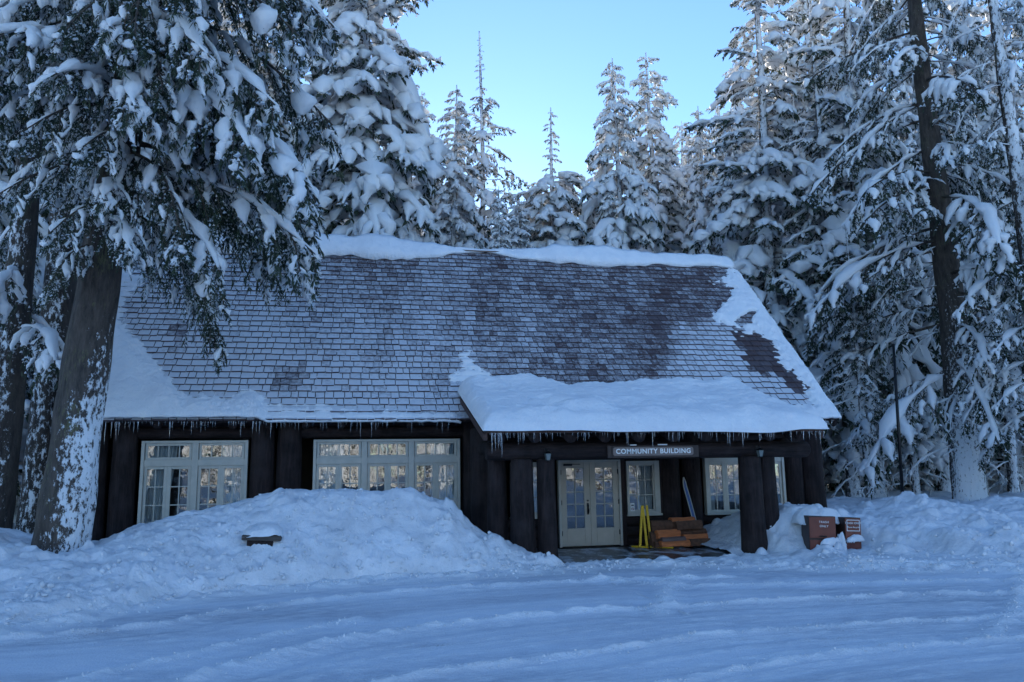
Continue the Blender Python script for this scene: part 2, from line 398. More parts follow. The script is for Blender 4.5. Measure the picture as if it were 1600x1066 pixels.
Z += 0.10*sstep(0.55, 0.0, edgeY(X)-Y)*(0.4+crumb)
Z = np.where(Y > 16.0, np.minimum(Z, -0.02), Z)
LO = np.clip(LO+sstep(0.9, 0.2, edgeY(X)-Y)*(.4+crumb), 0, 1)
RXA, RYA, RZA = rx, ry, Z.copy()
def RZ(x, y): return RZA[int(np.clip(np.searchsorted(RXA, x), 0, len(RXA)-1)), int(np.clip(np.searchsorted(RYA, y), 0, len(RYA)-1))]
r = obj('road', np.stack([X, Y, Z], -1).reshape(-1, 3), grid_faces(len(rx), len(ry)), M_ROAD, None, True); at_ = r.data.attributes.new('loose', 'FLOAT', 'POINT'); at_.data.foreach_set('value', LO.astype(np.float32).ravel()); tag(r, kind='structure', label='packed snow road with tyre ridges')

def rough_snow(X, Y, s):
    n = 0.13*fbm(X*0.9, Y*0.9, octv=3, seed=s) + 0.060*fbm(X*3.1, Y*3.1, octv=3, seed=s+1)
    blk = np.abs(fbm(X*4.2, Y*4.2, octv=5, seed=s+2, gain=.6)); n += 0.14*(0.25-blk) + 0.040*fbm(X*11, Y*11, octv=3, seed=s+3)
    ch = sstep(0.42, 0.62, vnoise(X*2.3, Y*2.3, seed=s+9)); n += 0.09*ch*(0.6+vnoise(X*7, Y*7, seed=s+5))
    return n
# left mound in front of the windows
bx = np.concatenate([np.arange(-22, -8, 0.2), np.arange(-8, 5.2, 0.045)]); by = np.concatenate([np.arange(10.2, 17, 0.05), np.arange(17, 19.45, 0.08)])
X, Y = np.meshgrid(bx, by, indexing='ij')
CX = np.array([-22, -9, -6.4, -5.8, -5.2, -4.7, -3.9, -2.95, -1.9, -1.25, -.25, .75, 1.3, 1.95, 2.6, 2.95, 3.4, 4.0, 4.6, 5.2])
CH = np.array([1.1, 1.0, .98, .80, .70, .66, .95, 1.24, 1.46, 1.62, 1.54, 1.53, 1.54, 1.28, .74, .50, .40, .16, -.05, -.3])
hc = np.interp(X, CX, CH); yf = edgeY(X); yc = 16.6+0.2*vnoise(X*0.7, X*0, seed=3)
t = (Y-yf)/(yc-yf); tt = np.clip(t, 0, 1)
base = hc*(0.20*sstep(0, .10, tt) + 0.80*(0.55*sstep(0.06, .98, tt)+0.45*np.sqrt(np.clip((tt-.06)/.94, 0, 1))*sstep(0.02, .3, tt)))
base = np.where(t > 1, hc*(1-0.45*sstep(17.0, 19.2, Y)), base)
base *= 1 - 0.9*sstep(2.6, 3.5, X)*sstep(17.2, 17.8, Y)
Z = base + rough_snow(X, Y, 31)*sstep(0.0, 0.25, base+0.08)*np.where(t > 0.95, 0.45, 1.0)
Z = np.where(t < 0.0, -0.06+0.3*np.clip(t, -1, 0), Z) ; Z = np.where(hc < 0, hc, Z)
# lumps thrown up by the plough
for (px, py, yy, rr, hh) in [(775, 845, 15.9, .22, .26), (870, 872, 15.6, .16, .14), (848, 868, 15.7, .2, .12), (20, 835, 14.2, .9, .22), (640, 770, 16.5, .35, .07), (845, 890, 15.2, .16, .12)]:
    q = hitY(px, py, yy); Z += hh*np.exp(-(((X-q[0])/rr)**2+((Y-yy)/rr)**2)**1.5)
keep = (Z[:-1, :-1] > -0.07) | (Z[1:, 1:] > -0.07)
V, F = compact(np.stack([X, Y, Z], -1).reshape(-1, 3), grid_faces(len(bx), len(by), keep))
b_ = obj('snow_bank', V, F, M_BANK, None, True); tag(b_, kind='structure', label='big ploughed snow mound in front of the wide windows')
LB = (bx, by, Z.copy())
# right bank behind the bins
bx = np.concatenate([np.arange(8.3, 19, 0.05), np.arange(19, 40, 0.25)]); by = np.concatenate([np.arange(8.0, 12.2, 0.15), np.arange(12.2, 17.5, 0.055), np.arange(17.5, 20, 0.1), np.arange(20, 27, 0.3)])
X, Y = np.meshgrid(bx, by, indexing='ij')
CX = np.array([8.0, 8.6, 9.2, 9.8, 10.4, 11.0, 11.7, 12.7, 13.4, 14.4, 15.2, 16.3, 19, 25, 40])
CH = np.array([0.0, .18, .62, 1.0, 1.02, .92, .78, .92, 1.10, .90, .74, 1.0, .95, 1.0, 1.0])
hc = np.interp(X, CX, CH); yf = edgeY(X)
k = sstep(10.7, 12.2, X)
y1 = 15.75*(1-k) + (yf+0.25)*k; y2 = 16.6
shelf = 0.13*sstep(0, .35, Y-yf) + 0.05*sstep(9.0, 10, X)*sstep(0.3, 1.5, Y-yf)
t = np.clip((Y-y1)/(y2-y1), 0, 1)
base = shelf + (hc-shelf)*np.clip(0.5*sstep(0, 1, t)+0.5*t**0.7, 0, 1)
base = np.where(Y > 17.2, base*(1-0.30*sstep(17.2, 21, Y)), base)
base *= 1-0.85*sstep(9.35, 8.9, X)*sstep(16.9, 16.4, Y)
Z = base + rough_snow(X, Y, 77)*sstep(-0.02, 0.3, base)*0.9
Z = np.where(Y < yf, -0.07+0.3*np.clip(Y-yf, -1, 0), Z)
for (px, py, yy, rr, hh) in [(1398, 850, 14.6, .35, .2), (1500, 845, 14.4, .4, .16), (1580, 850, 13.8, .4, .2), (1290, 870, 15.25, .22, .16), (1310, 860, 15.3, .10, .22), (1190, 868, 16.2, .12, .16), (1250, 872, 15.2, .3, .12)]:
    q = hitY(px, py, yy); Z += hh*np.exp(-(((X-q[0])/rr)**2+((Y-yy)/rr)**2)**1.5)
inside = (Y > 19.3) & (X < 13.0); Z = np.where(inside, -0.1, Z)
keep = (Z[:-1, :-1] > -0.075) | (Z[1:, 1:] > -0.075)
V, F = compact(np.stack([X, Y, Z], -1).reshape(-1, 3), grid_faces(len(bx), len(by), keep))
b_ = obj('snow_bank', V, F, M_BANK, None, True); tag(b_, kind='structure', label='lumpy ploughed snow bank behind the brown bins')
RB = (bx, by, Z.copy())
def bank_h(B, x, y):
    i = int(np.clip(np.searchsorted(B[0], x), 0, len(B[0])-1)); j = int(np.clip(np.searchsorted(B[1], y), 0, len(B[1])-1)); return float(B[2][i, j])

# crumbs of ploughed snow
rng = np.random.default_rng(4)
bm = bmesh.new(); bmesh.ops.create_icosphere(bm, subdivisions=1, radius=1.0)
IV = np.array([v.co[:] for v in bm.verts]); IF = np.array([[v.index for v in f.verts] for f in bm.faces]); bm.free()
Vs, Fs, n = [], [], 0
def crumb_at(x, y, s, sink=.35):
    global n
    z = max(0.0, bank_h(LB, x, y) if x < 4.6 else (bank_h(RB, x, y) if x > 8.4 else 0.0))
    if y < edgeY(x): z = max(z, float(RZ(x, y)))
    Vs.append(IV*(s*rng.uniform(0.6, 1.4, 3))*rng.uniform(0.65, 1.25, (len(IV), 1)) + np.array([x, y, z+s*sink])); Fs.append(IF+n); n += len(IV)
for k in range(1100):
    x = rng.uniform(-6, 15); ye = float(edgeY(x)); crumb_at(x, ye+rng.normal(0, .25)-.05, rng.uniform(.008, .028)*(2.0 if rng.random() < .05 else 1), .1)
for k in range(900):
    x = rng.uniform(-6, 4.2) if k < 560 else rng.uniform(9.2, 16); ye = float(edgeY(x)); crumb_at(x, ye+rng.uniform(.1, 3.0)*rng.uniform(.2, 1), rng.uniform(.015, .045)*(1.8 if rng.random() < .08 else 1), -.1)
for P, ww in TPTS:
    P = np.array(P); L = np.concatenate([[0], np.cumsum(np.hypot(*np.diff(P, axis=0).T))])
    for k in range(int(L[-1]*36)):
        q = rng.uniform(0, L[-1]); crumb_at(np.interp(q, L, P[:, 0])+rng.normal(0, ww*.7), np.interp(q, L, P[:, 1])+rng.normal(0, ww*.8), rng.uniform(.004, .015)*(1.6 if rng.random() < .05 else 1), .1)
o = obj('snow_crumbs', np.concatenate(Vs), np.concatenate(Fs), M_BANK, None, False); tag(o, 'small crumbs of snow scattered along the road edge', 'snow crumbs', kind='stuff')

# ================================================================== BUILDING
WY = 19.6
bld = empty('community_building', (0, 0, 0)); tag(bld, 'dark brown log community building with steep shingled roof and snowy porch', 'building')
def log(name, p0, p1, r0, r1, seed, parent=bld, n=16, seg=8, mat=M_LOG, bevel=0.03):
    p0 = np.array(p0, float); p1 = np.array(p1, float); L = np.linalg.norm(p1-p0)
    t = np.concatenate([[0, min(0.4, bevel/L)], np.linspace(0, 1, seg+1)[1:-1], [1-min(0.4, bevel/L), 1]])
    R = r0+(r1-r0)*t; R[0] -= bevel*0.8; R[-1] -= bevel*0.8
    P = p0+(p1-p0)*t[:, None]
    b = MB().tube(P, R, n, True, seed, 0.05); return b.build(name, mat, parent, True)
# vertical logs of the front wall (x, radius)
for i, (x, r_) in enumerate([(-5.62, .30), (-4.95, .27), (-1.95, .27), (-1.33, .29), (3.08, .30), (3.66, .24), (5.02, .13), (8.22, .26), (8.80, .25), (11.75, .25), (12.3, .30)]):
    log('wall_log', (x+0.02*(-1)**i, WY+0.12, -0.1), (x, WY+0.12, 3.25), r_*1.07, r_*0.96, 100+i)
# horizontal logs: low courses under the windows and headers above
def course(x0, x1, z0, z1, n, s):
    h = (z1-z0)/n
    for k in range(n): log('wall_log', (x0, WY+0.16, z0+h*(k+.5)), (x1, WY+0.16, z0+h*(k+.5)), h*.53, h*.53, s+k, bevel=0.005, mat=M_LOGH)
course(-4.8, -2.1, -0.05, 0.78, 4, 200); course(-1.1, 2.9, -0.05, 0.78, 4, 210); course(6.85, 8.1, -0.05, 0.75, 3, 220); course(8.9, 11.6, -0.05, 0.74, 3, 230); course(3.7, 5.1, -0.05, 0.75, 3, 235)
course(-4.8, -2.1, 2.76, 3.30, 2, 240); course(-1.1, 2.9, 2.76, 3.30, 2, 244); course(3.4, 8.2, 2.16, 3.0, 3, 248); course(8.9, 11.6, 2.26, 3.3, 4, 252)
MB().box(6.83, 6.97, WY-0.02, WY+0.2, 0, 2.2).build('door_post', M_LOG, bld)
MB().box(7.90, 8.05, WY+0.02, WY+0.2, 0.7, 2.2).build('door_post', M_LOG, bld)
# end and rear walls of horizontal logs, gable boards, room inside
for k in range(8):
    z = 0.2+k*0.4
    log('wall_log', (-5.75, WY+0.1, z), (-5.75, 29.0, z), .22, .21, 300+k); log('wall_log', (12.4, WY+0.1, z), (12.4, 29.0, z), .22, .21, 320+k)
    log('wall_log', (-5.9, 29.0, z), (12.5, 29.0, z), .22, .21, 340+k)
for x in (-5.8, 12.42):
    o = obj('gable_wall', [(x-.05, 19.5, 3.2), (x-.05, 29.2, 3.2), (x-.05, RIDGE_Y, 8.45), (x+.05, 19.5, 3.2), (x+.05, 29.2, 3.2), (x+.05, RIDGE_Y, 8.45)], [[0, 2, 1], [3, 4, 5], [0, 1, 4, 3], [1, 2, 5, 4], [2, 0, 3, 5]], M_LOG, bld)
MB().box(-5.6, 12.2, WY+0.3, 28.8, -0.05, 0.0).build('room_floor', M_ROOM, bld)
MB().box(-5.6, 12.2, 25.0, 25.1, 0.0, 3.3).build('room_wall', M_ROOM, bld)
MB().box(-5.6, 12.2, WY+0.3, 28.8, 3.3, 3.36).build('room_ceiling', M_ROOM, bld)
MB().box(3.55, 3.62, WY+0.4, 25.0, 0.0, 3.3).build('room_wall', M_ROOM, bld)

# ---- windows
rw = random.Random(5)
def quadbar(mb, x0, x1, z0, z1, y0, y1): mb.box(x0, x1, y0, y1, z0, z1, bev=0.006)
def pane(x0, x1, z0, z1, y, parent):
    # thin glass, very slightly out of true as old panes are
    a, b = rw.uniform(-.006, .006), rw.uniform(-.005, .005); w2, h2 = (x1-x0)/2, (z1-z0)/2
    M = Matrix.Translation(((x0+x1)/2, y, (z0+z1)/2)) @ Matrix.Rotation(a, 4, 'X') @ Matrix.Rotation(b, 4, 'Z')
    MB().box(-w2, w2, -.002, .002, -h2, h2, M).build('pane', M_GLASS, parent)
def curtain(x0, x1, z0, z1, y, parent, seed, sweep=0.0):
    u = np.linspace(0, 1, 46); v = np.linspace(0, 1, 9)
    U, Vv = np.meshgrid(u, v, indexing='ij')
    Xc = x0+(x1-x0)*U*(1-sweep*(1-Vv)**1.3); Yc = y+0.035*np.sin(U*38+seed+2*vnoise(U*4, Vv*2, seed=seed))+0.02*vnoise(U*7, Vv*3, seed=seed)
    obj('curtain', np.stack([Xc, Yc, z0+(z1-z0)*Vv], -1).reshape(-1, 3), grid_faces(46, 9), M_CURT, parent, True)
def sash(name, x0, x1, z0, z1, cols, rows, y, parent, st=0.05, mt=0.026, bot=None, mat=None, depth=0.04):
    mat = mat or M_TRIM; bot = bot or st
    mb = MB()
    quadbar(mb, x0, x0+st, z0, z1, y, y+depth); quadbar(mb, x1-st, x1, z0, z1, y, y+depth)
    quadbar(mb, x0+st, x1-st, z1-st, z1, y+.001, y+depth-.001); quadbar(mb, x0+st, x1-st, z0, z0+bot, y+.001, y+depth-.001)
    ax, bx_, az, bz = x0+st, x1-st, z0+bot, z1-st
    pw = (bx_-ax-mt*(cols-1))/cols; ph = (bz-az-mt*(rows-1))/rows
    for c in range(1, cols): quadbar(mb, ax+c*pw+(c-1)*mt, ax+c*(pw+mt), az, bz, y+.006, y+depth-.008)
    for r_ in range(1, rows):
        quadbar(mb, ax, bx_, az+r_*ph+(r_-1)*mt, az+r_*(ph+mt), y+.008, y+depth-.010)
    o = mb.build(name, mat, parent)
    rects = [(ax+c*(pw+mt), ax+c*(pw+mt)+pw, az+r_*(ph+mt), az+r_*(ph+mt)+ph) for c in range(cols) for r_ in range(rows)]
    return o, rects
def big_window(label, x0, x1, z0, z1, nsec, curt, transom=True):
    wnd = empty('window', (0, 0, 0), bld); wnd['label'] = label
    y = WY; mb = MB()
    quadbar(mb, x0, x0+.07, z0, z1, y-.03, y+.14); quadbar(mb, x1-.07, x1, z0, z1, y-.03, y+.14)
    quadbar(mb, x0+.07, x1-.07, z1-.06, z1, y-.028, y+.14)
    mb.build('frame', M_TRIM, wnd)
    MB().box(x0-.03, x1+.03, y-.09, y+.14, z0-.06, z0, bev=.006).build('sill', M_TRIM, wnd)
    zb0, zb1 = (z1-.58, z1-.43) if transom else (z1-.18, z1-.06)
    MB().box(x0+.07, x1-.07, y-.012, y+.13, zb0, zb1, bev=.006).build('transom_bar', M_TRIM, wnd)
    sw = (x1-x0-.14)/nsec
    for k in range(nsec):
        a, b = x0+.07+k*sw, x0+.07+(k+1)*sw
        if k: MB().box(a-.07, a+.07, y-.018, y+.13, z0, z1-.06, bev=.006).build('mullion', M_TRIM, wnd)
        a2, b2 = a+(.07 if k else 0), b-(.07 if k < nsec-1 else 0)
        if transom:
            _, R = sash('transom_sash', a2+.01, b2-.01, zb1, z1-.06, 4, 1, y+.015, wnd, st=.055)
            for q in R: pane(*q, y+.035, wnd)
        m = (a2+b2)/2
        for (c0, c1) in ((a2+.005, m-.012), (m+.012, b2-.005)):
            _, R = sash('casement', c0, c1, z0, zb0, 2, 3, y+.015, wnd, st=.065)
            for q in R: pane(*q, y+.035, wnd)
        MB().box(m-.0119, m+.0119, y+.02, y+.08, z0, zb0).build('mullion', M_TRIM, wnd)
    for i, (c0, c1, sweep) in enumerate(curt): curtain(c0, c1, z0-.02, z1-.02, y+.26, wnd, int(x0*10)+60+i, sweep)
    return wnd
big_window('cream paired window beside the leaning trunk', -4.58, -2.26, .80, 2.71, 2, [(-4.54, -3.85, .35), (-2.85, -2.30, 0.0)])
big_window('widest cream window with three transoms above the snow mound', -.78, 2.72, .80, 2.71, 3, [(-.74, -.05, .1), (2.02, 2.68, 0.0)])
big_window('cream window behind the paired right porch posts', 9.15, 11.42, .76, 2.22, 2, [(9.2, 9.5, 0.0), (10.1, 10.45, 0.0), (11.1, 11.4, 0.0)], False)
def small_window(label, x0, x1, z0, z1):
    wnd = empty('window', (0, 0, 0), bld); wnd['label'] = label; y = WY; mb = MB()
    quadbar(mb, x0, x0+.05, z0, z1, y-.03, y+.14); quadbar(mb, x1-.14, x1, z0, z1, y-.03, y+.14)
    quadbar(mb, x0+.05, x1-.14, z1-.09, z1, y-.028, y+.14); quadbar(mb, x0+.05, x1-.14, z0, z0+.07, y-.028, y+.14)
    mb.build('frame', M_TRIM, wnd)
    MB().box(x0-.03, x1+.03, y-.07, y+.14, z0-.05, z0, bev=.006).build('sill', M_TRIM, wnd)
    _, R = sash('casement', x0+.05, x1-.14, z0+.07, z1-.09, 3, 3, y+.015, wnd, st=.035)
    for q in R: pane(*q, y+.035, wnd)
    curtain(x0+.34, x1-.1, z0, z1, y+.22, wnd, 9, 0.15)
    return wnd
w3 = small_window('small nine-pane cream window right of the double doors', 6.99, 7.88, .78, 2.11)
small_window('small nine-pane window glimpsed between the left porch posts', 3.98, 4.86, .78, 2.11)

# ---- double doors
mb = MB(); quadbar(mb, 5.19, 5.25, .02, 2.15, WY-.05, WY+.12); quadbar(mb, 6.77, 6.83, .02, 2.15, WY-.05, WY+.12); quadbar(mb, 5.25, 6.77, 2.10, 2.15, WY-.049, WY+.12)
mb.build('door_frame', M_TRIM, bld)
for (a, b, hx, hinge) in ((5.252, 6.008, 5.945, 5.262), (6.012, 6.768, None, 6.758)):
    d, R = sash('door', a, b, .035, 2.098, 2, 5, WY-.012, bld, st=.15, mt=.028, bot=.43, mat=M_DOOR, depth=.05)
    for q in R: pane(*q, WY+.015, d)
    for zz in (.35, 1.1, 1.85): MB().box(hinge-.012, hinge+.012, WY-.03, WY-.01, zz-.06, zz+.06, bev=.003).build('hinge', M_DARK, d)
    if hx:
        P = [(hx, WY-.02, 1.04), (hx, WY-.075, 1.01), (hx, WY-.085, .93), (hx, WY-.07, .85), (hx, WY-.02, .82)]
        MB().tube(P, [.018, .016, .014, .016, .018], 8).box(hx-.026, hx+.026, WY-.024, WY-.011, .80, 1.08, bev=.006).build('handle', M_DARK, d, True)
        MB().lathe([(.001, 0), (.024, 0), (.024, .02), (.001, .02)], 12, M=Matrix.Translation((hx, WY-.012, 1.14)) @ Matrix.Rotation(PI/2, 4, 'X')).build('lock', M_DARK, d)
        MB().box(a+.08, a+.30, WY-.075, WY-.013, 2.005, 2.06, bev=.008).box(a+.25, a+.5, WY-.09, WY-.078, 2.035, 2.052).build('door_closer', M_DARK, d)
MB().box(5.1, 6.95, WY-.45, WY-.05, -.02, .022, bev=.01).build('door_step', M_LOG, bld)

# ---- main roof
def slab(name, u0, u1, v0, v1, h0, h1, mat, parent, flip=False):
    P = [roofP(u, v, h) for h in (h0, h1) for (u, v) in ((u0, v0), (u1, v0), (u1, v1), (u0, v1))]
    P = np.array(P)
    if flip: P[:, 1] = 2*RIDGE_Y-P[:, 1]
    return obj(name, P, [[3, 2, 1, 0], [4, 5, 6, 7], [0, 1, 5, 4], [1, 2, 6, 5], [2, 3, 7, 6], [3, 0, 4, 7]], mat, parent)
roof = slab('roof', RX0, RX1, 0.0, SL, -.10, -.012, M_LOG, bld); roof['label'] = 'steep cedar shingle roof dusted with snow'
slab('rear_roof', RX0, RX1, 0.0, SL-.01, -.10, 0.0, M_SNOW, bld, True)
for k in range(24):
    x = RX0+.45+k*.8
    a = roofP(x, -.02, -.21); b2 = roofP(x, 1.4, -.21); log('rafter_tail', a, b2, .085, .085, 500+k, n=12, seg=2, bevel=.01)
MB().box(RX0, RX1, RIDGE_Y-.12, RIDGE_Y+.12, RIDGE_Z+.005, RIDGE_Z+.045).build('ridge_board', M_RIDGE, bld)

# frost and snow cover read off in the picture, as a map over the roof
def inpoly(px, py, poly):
    poly = np.array(poly, float); c = np.zeros(px.shape, bool); d = np.full(px.shape, 1e9)
    for i in range(len(poly)):
        (x1, y1), (x2, y2) = poly[i-1], poly[i]
        cond = ((y1 > py) != (y2 > py)) & (px < (x2-x1)*(py-y1)/(y2-y1+1e-12)+x1); c ^= cond
        L2 = (x2-x1)**2+(y2-y1)**2+1e-9; t = np.clip(((px-x1)*(x2-x1)+(py-y1)*(y2-y1))/L2, 0, 1)
        d = np.minimum(d, np.hypot(px-x1-t*(x2-x1), py-y1-t*(y2-y1)))
    return np.where(c, d, -d)
SN_LEFT = [(60, 700), (60, 380), (150, 395), (215, 408), (235, 440), (212, 470), (200, 500), (225, 535), (262, 575), (300, 608), (345, 610), (395, 592), (418, 600), (432, 622), (520, 628), (640, 632), (725, 634), (725, 700)]
SN_LEFT2 = [(60, 700), (60, 480), (198, 500), (222, 535), (260, 575), (296, 612), (345, 616), (395, 596), (418, 606), (428, 640), (430, 700)]
SN_RIGHT = [(1128, 428), (1150, 408), (1190, 400), (1400, 700), (1262, 700), (1200, 648), (1270, 628), (1245, 592), (1214, 560), (1205, 535), (1192, 522), (1165, 518), (1128, 515), (1108, 493), (1128, 470), (1135, 455), (1108, 440)]
SN_MID = [(712, 548), (735, 545), (745, 565), (760, 580), (780, 600), (700, 600), (700, 580), (722, 575)]
BARE1 = [(1150, 522), (1192, 515), (1212, 545), (1205, 575), (1180, 575), (1165, 545)]
BARE2 = [(1215, 570), (1240, 578), (1275, 615), (1245, 615)]
BARE3 = [(420, 575), (470, 570), (475, 608), (425, 612)]
BARE4 = [(268, 505), (285, 505), (280, 550), (262, 545)]
def frost_map(px, py):
    st = fbm(px/26, py/130, octv=3, seed=11); nz = fbm(px/45, py/45, octv=4, seed=12)
    b = np.interp(px, [150, 430, 560, 700, 760, 1000, 1100, 1160, 1300], [.74, .68, .57, .55, .50, .46, .44, .48, .68])
    b = b + 0.22*np.clip((py-440)/190, -0.6, 1)*np.where(px < 740, 1, .12) + .13*st + .06*nz
    k = sstep(1030, 1090, px+nz*30)*sstep(490, 520, py+nz*30); b = b + .30*k
    for P_, s in ((BARE1, .9), (BARE2, .9), (BARE3, .30), (BARE4, .28)): b = b - s*sstep(-10, 4, inpoly(px, py, P_)+nz*14)
    return b
ROWS = 33; EXPO = SL/ROWS
rs = random.Random(21)
SH = []   # (u0,u1,v0,v1,row)
for r_ in range(ROWS):
    u = RX0-rs.uniform(0, .2)
    while u < RX1:
        w_ = rs.choice((.17, .2, .23, .26, .3, .34))*rs.uniform(.92, 1.08)
        a, b2 = max(u, RX0), min(u+w_, RX1)
        if b2-a > .05: SH.append((a+.009, b2-.009, r_*EXPO+rs.uniform(-.018, .018)-(.04 if r_ == 0 else 0), (r_+1)*EXPO+.05, r_, rs.uniform(-.003, .004), rs.random()))
        u += w_
SH = [(a, b2, v0, min(v1, SL), r_, dh, tn) for a, b2, v0, v1, r_, dh, tn in SH]
cu = np.array([(s[0]+s[1])/2 for s in SH]); cv = np.array([(s[2]+EXPO/2) for s in SH])
ppx, ppy = project(roofP(cu, cv, 0.02)); FR = np.clip(frost_map(ppx, ppy)+np.array([rs.uniform(-.10, .08) for _ in SH]), 0, 1.1)
def shingle_geo(s):
    a, b2, v0, v1, r_, dh, tn = s; th = .046+dh*1.5; sk = (tn-.5)*.012
    top = [roofP(a, v0+sk, th), roofP(b2, v0-sk, th), roofP(b2, v1, .004), roofP(a, v1, .004)]
    bot = [roofP(a, v0+sk, -.004), roofP(b2, v0-sk, -.004), roofP(b2, v1, -.006), roofP(a, v1, -.006)]
    return np.array(top+bot), [[0, 1, 2, 3], [7, 6, 5, 4], [0, 4, 5, 1], [1, 5, 6, 2], [2, 6, 7, 3], [3, 7, 4, 0]]
def set_attr(me, name, vals):
    at = me.attributes.new(name, 'FLOAT', 'POINT'); at.data.foreach_set('value', np.asarray(vals, np.float32))
# the 300 that show largest: uncovered by thick snow, tree or porch, nearest
cover = np.maximum.reduce([inpoly(ppx, ppy, SN_LEFT), inpoly(ppx, ppy, SN_RIGHT)]) > 4
hid = (ppy > 585) & (ppx > 690) & (ppx < 1180) | (ppx < 200) | (ppy < 470) & (ppx < 500)
size = (np.array([s[1]-s[0] for s in SH])*EXPO)/np.linalg.norm(roofP(cu, cv)-CAM, axis=1)**2*1e3
size = np.where(cover | hid, -1, size); order = np.argsort(-size); single = set(order[:300].tolist())
VV, FF, fr_, tn_, n = [], [], [], [], 0
for i, s in enumerate(SH):
    V, F = shingle_geo(s)
    if i in single:
        me = mesh('shingle', V, F, M_SHINGLE); set_attr(me, 'frost', [FR[i]]*8); set_attr(me, 'tone', [s[6]]*8); link('shingle', me, roof)
    else:
        VV.append(V); FF += [[q+n for q in f] for f in F]; n += 8; fr_ += [FR[i]]*8; tn_ += [s[6]]*8
me = mesh('shingles', np.concatenate(VV), FF, M_SHINGLE); set_attr(me, 'frost', fr_); set_attr(me, 'tone', tn_)
o = link('shingles', me, roof); o['kind'] = 'stuff'

# thick snow lying on the slope
gu = np.linspace(RX0-.03, RX1+.03, 560); gv = np.linspace(-.06, SL-.1, 190)
U, Vv = np.meshgrid(gu, gv, indexing='ij'); px, py = project(roofP(U, Vv, .05))
nz = fbm(U*2.2, Vv*2.2, octv=4, seed=41); nf = fbm(U*7, Vv*7, octv=3, seed=42); nfine = fbm(U*13, Vv*26, octv=2, seed=44)
dl = inpoly(px, py, SN_LEFT)+nz*9+nf*6; dl2 = inpoly(px, py, SN_LEFT2)+nz*8+nf*5; dr = inpoly(px, py, SN_RIGHT)+nz*8+nf*7; dm = inpoly(px, py, SN_MID)+nz*6+nf*6
saw = np.clip(np.mod(Vv, EXPO)/EXPO, 0, 1)                                 # snow lies thinner on each butt
rowdip = 0.046*(1-saw)
T = np.full(U.shape, -.05)
T = np.maximum(T, sstep(-7, 22, dl)*.075-.045+rowdip*.9*sstep(-5, 6, dl) + .012*nf)
T = np.maximum(T, sstep(-4, 30, dl2)*.20-.02+.03*nz+.015*nf)
T = np.maximum(T, sstep(-4, 16, dr)*.15-.03+.035*nz+.02*nf)
T = np.maximum(T, sstep(-4, 10, dm)*.06-.03+rowdip*sstep(-4, 4, dm)+.02*nf)
hole = inpoly(px, py, [(1148, 502), (1168, 490), (1182, 486), (1172, 500), (1180, 507), (1160, 506)])+nf*3; T -= .2*sstep(-3, 2, hole)
T += .010*nfine*(T > 0)
T = np.where((U > RX1+.0), np.minimum(T, .05), T)
keep = (T[:-1, :-1] > -.012) | (T[1:, 1:] > -.012) | (T[1:, :-1] > -.012)
eaveb = sstep(.10, -.05, Vv); P = roofP(U, Vv, T-.03*eaveb)
V, F = compact(P.reshape(-1, 3), grid_faces(560, 190, keep))
rsn = obj('roof_snow', V, F, M_SNOW, bld, True)
md = rsn.modifiers.new('thick', 'SOLIDIFY'); md.thickness = .05; md.offset = -1

# ridge snow cornice: lumpy roll hanging over the front
def rs_prof(x):
    t = np.interp(project(np.array([[x, RIDGE_Y, RIDGE_Z]]))[0][0], [200, 480, 500, 600, 680, 700, 760, 820, 850, 880, 940, 985, 1020, 1060, 1110, 1135, 1145],
                  [.36, .38, .38, .36, .22, .10, .06, .16, .24, .30, .38, .26, .20, .22, .22, .18, .05])
    return t
xs = np.arange(RX0-.05, RX1+.05, .07); na = 15; ring = []
for x in xs:
    t = rs_prof(x)*(1+.18*float(vnoise(x*1.7, 0.0, seed=3)))
    fr = .06+1.3*t+.08*float(vnoise(x*1.1, 3.0, seed=4))                # reach down the front
    for k in range(na):
        a = k/(na-1)
        if a < .5:  # front: from lip up to crown
            q = a/.5; yy = -fr*math.cos(q*PI/2)**.9; zz = -abs(yy)*1.0+.03+t*math.sin(q*PI/2)**.32*(1.0)
        else:
            q = (a-.5)/.5; yy = .6*q; zz = t*(1-.35*q)-yy*1.0+.03
        j = .03*float(vnoise(x*4, a*6, seed=9))
        ring.append((x, RIDGE_Y+yy-.02, RIDGE_Z+.03+zz+j*min(1, t*5)))
ring = np.array(ring); nx = len(xs)
F = grid_faces(nx, na)
o = obj('ridge_snow', ring, F, M_SNOW, bld, True); md = o.modifiers.new('thick', 'SOLIDIFY'); md.thickness = .06; md.offset = -1

# ---- porch
PX0, PX1, PY0, PZ0 = 2.72, 10.32, 15.95, 2.66
PSL = 0.31; PY1 = 19.75
def porchP(x, y, h=0.0): return np.stack([np.asarray(x)+0*np.asarray(y), np.asarray(y)+0*np.asarray(x), PZ0+(np.asarray(y)-PY0)*PSL+h+0*np.asarray(x)], -1)
def pslab(name, x0, x1, y0, y1, h0, h1, mat):
    P = np.array([porchP(x, y, h) for h in (h0, h1) for (x, y) in ((x0, y0), (x1, y0), (x1, y1), (x0, y1))])
    return obj(name, P, [[3, 2, 1, 0], [4, 5, 6, 7], [0, 1, 5, 4], [1, 2, 6, 5], [2, 3, 7, 6], [3, 0, 4, 7]], mat, bld)
M_FASCIA = simple('red brown fascia', (0.055, 0.026, 0.020), 0.7, .35, 5, stretch=(1, 1, 5))
pslab('porch_roof', PX0, PX1, PY0, PY1, 0.0, .07, M_FASCIA)
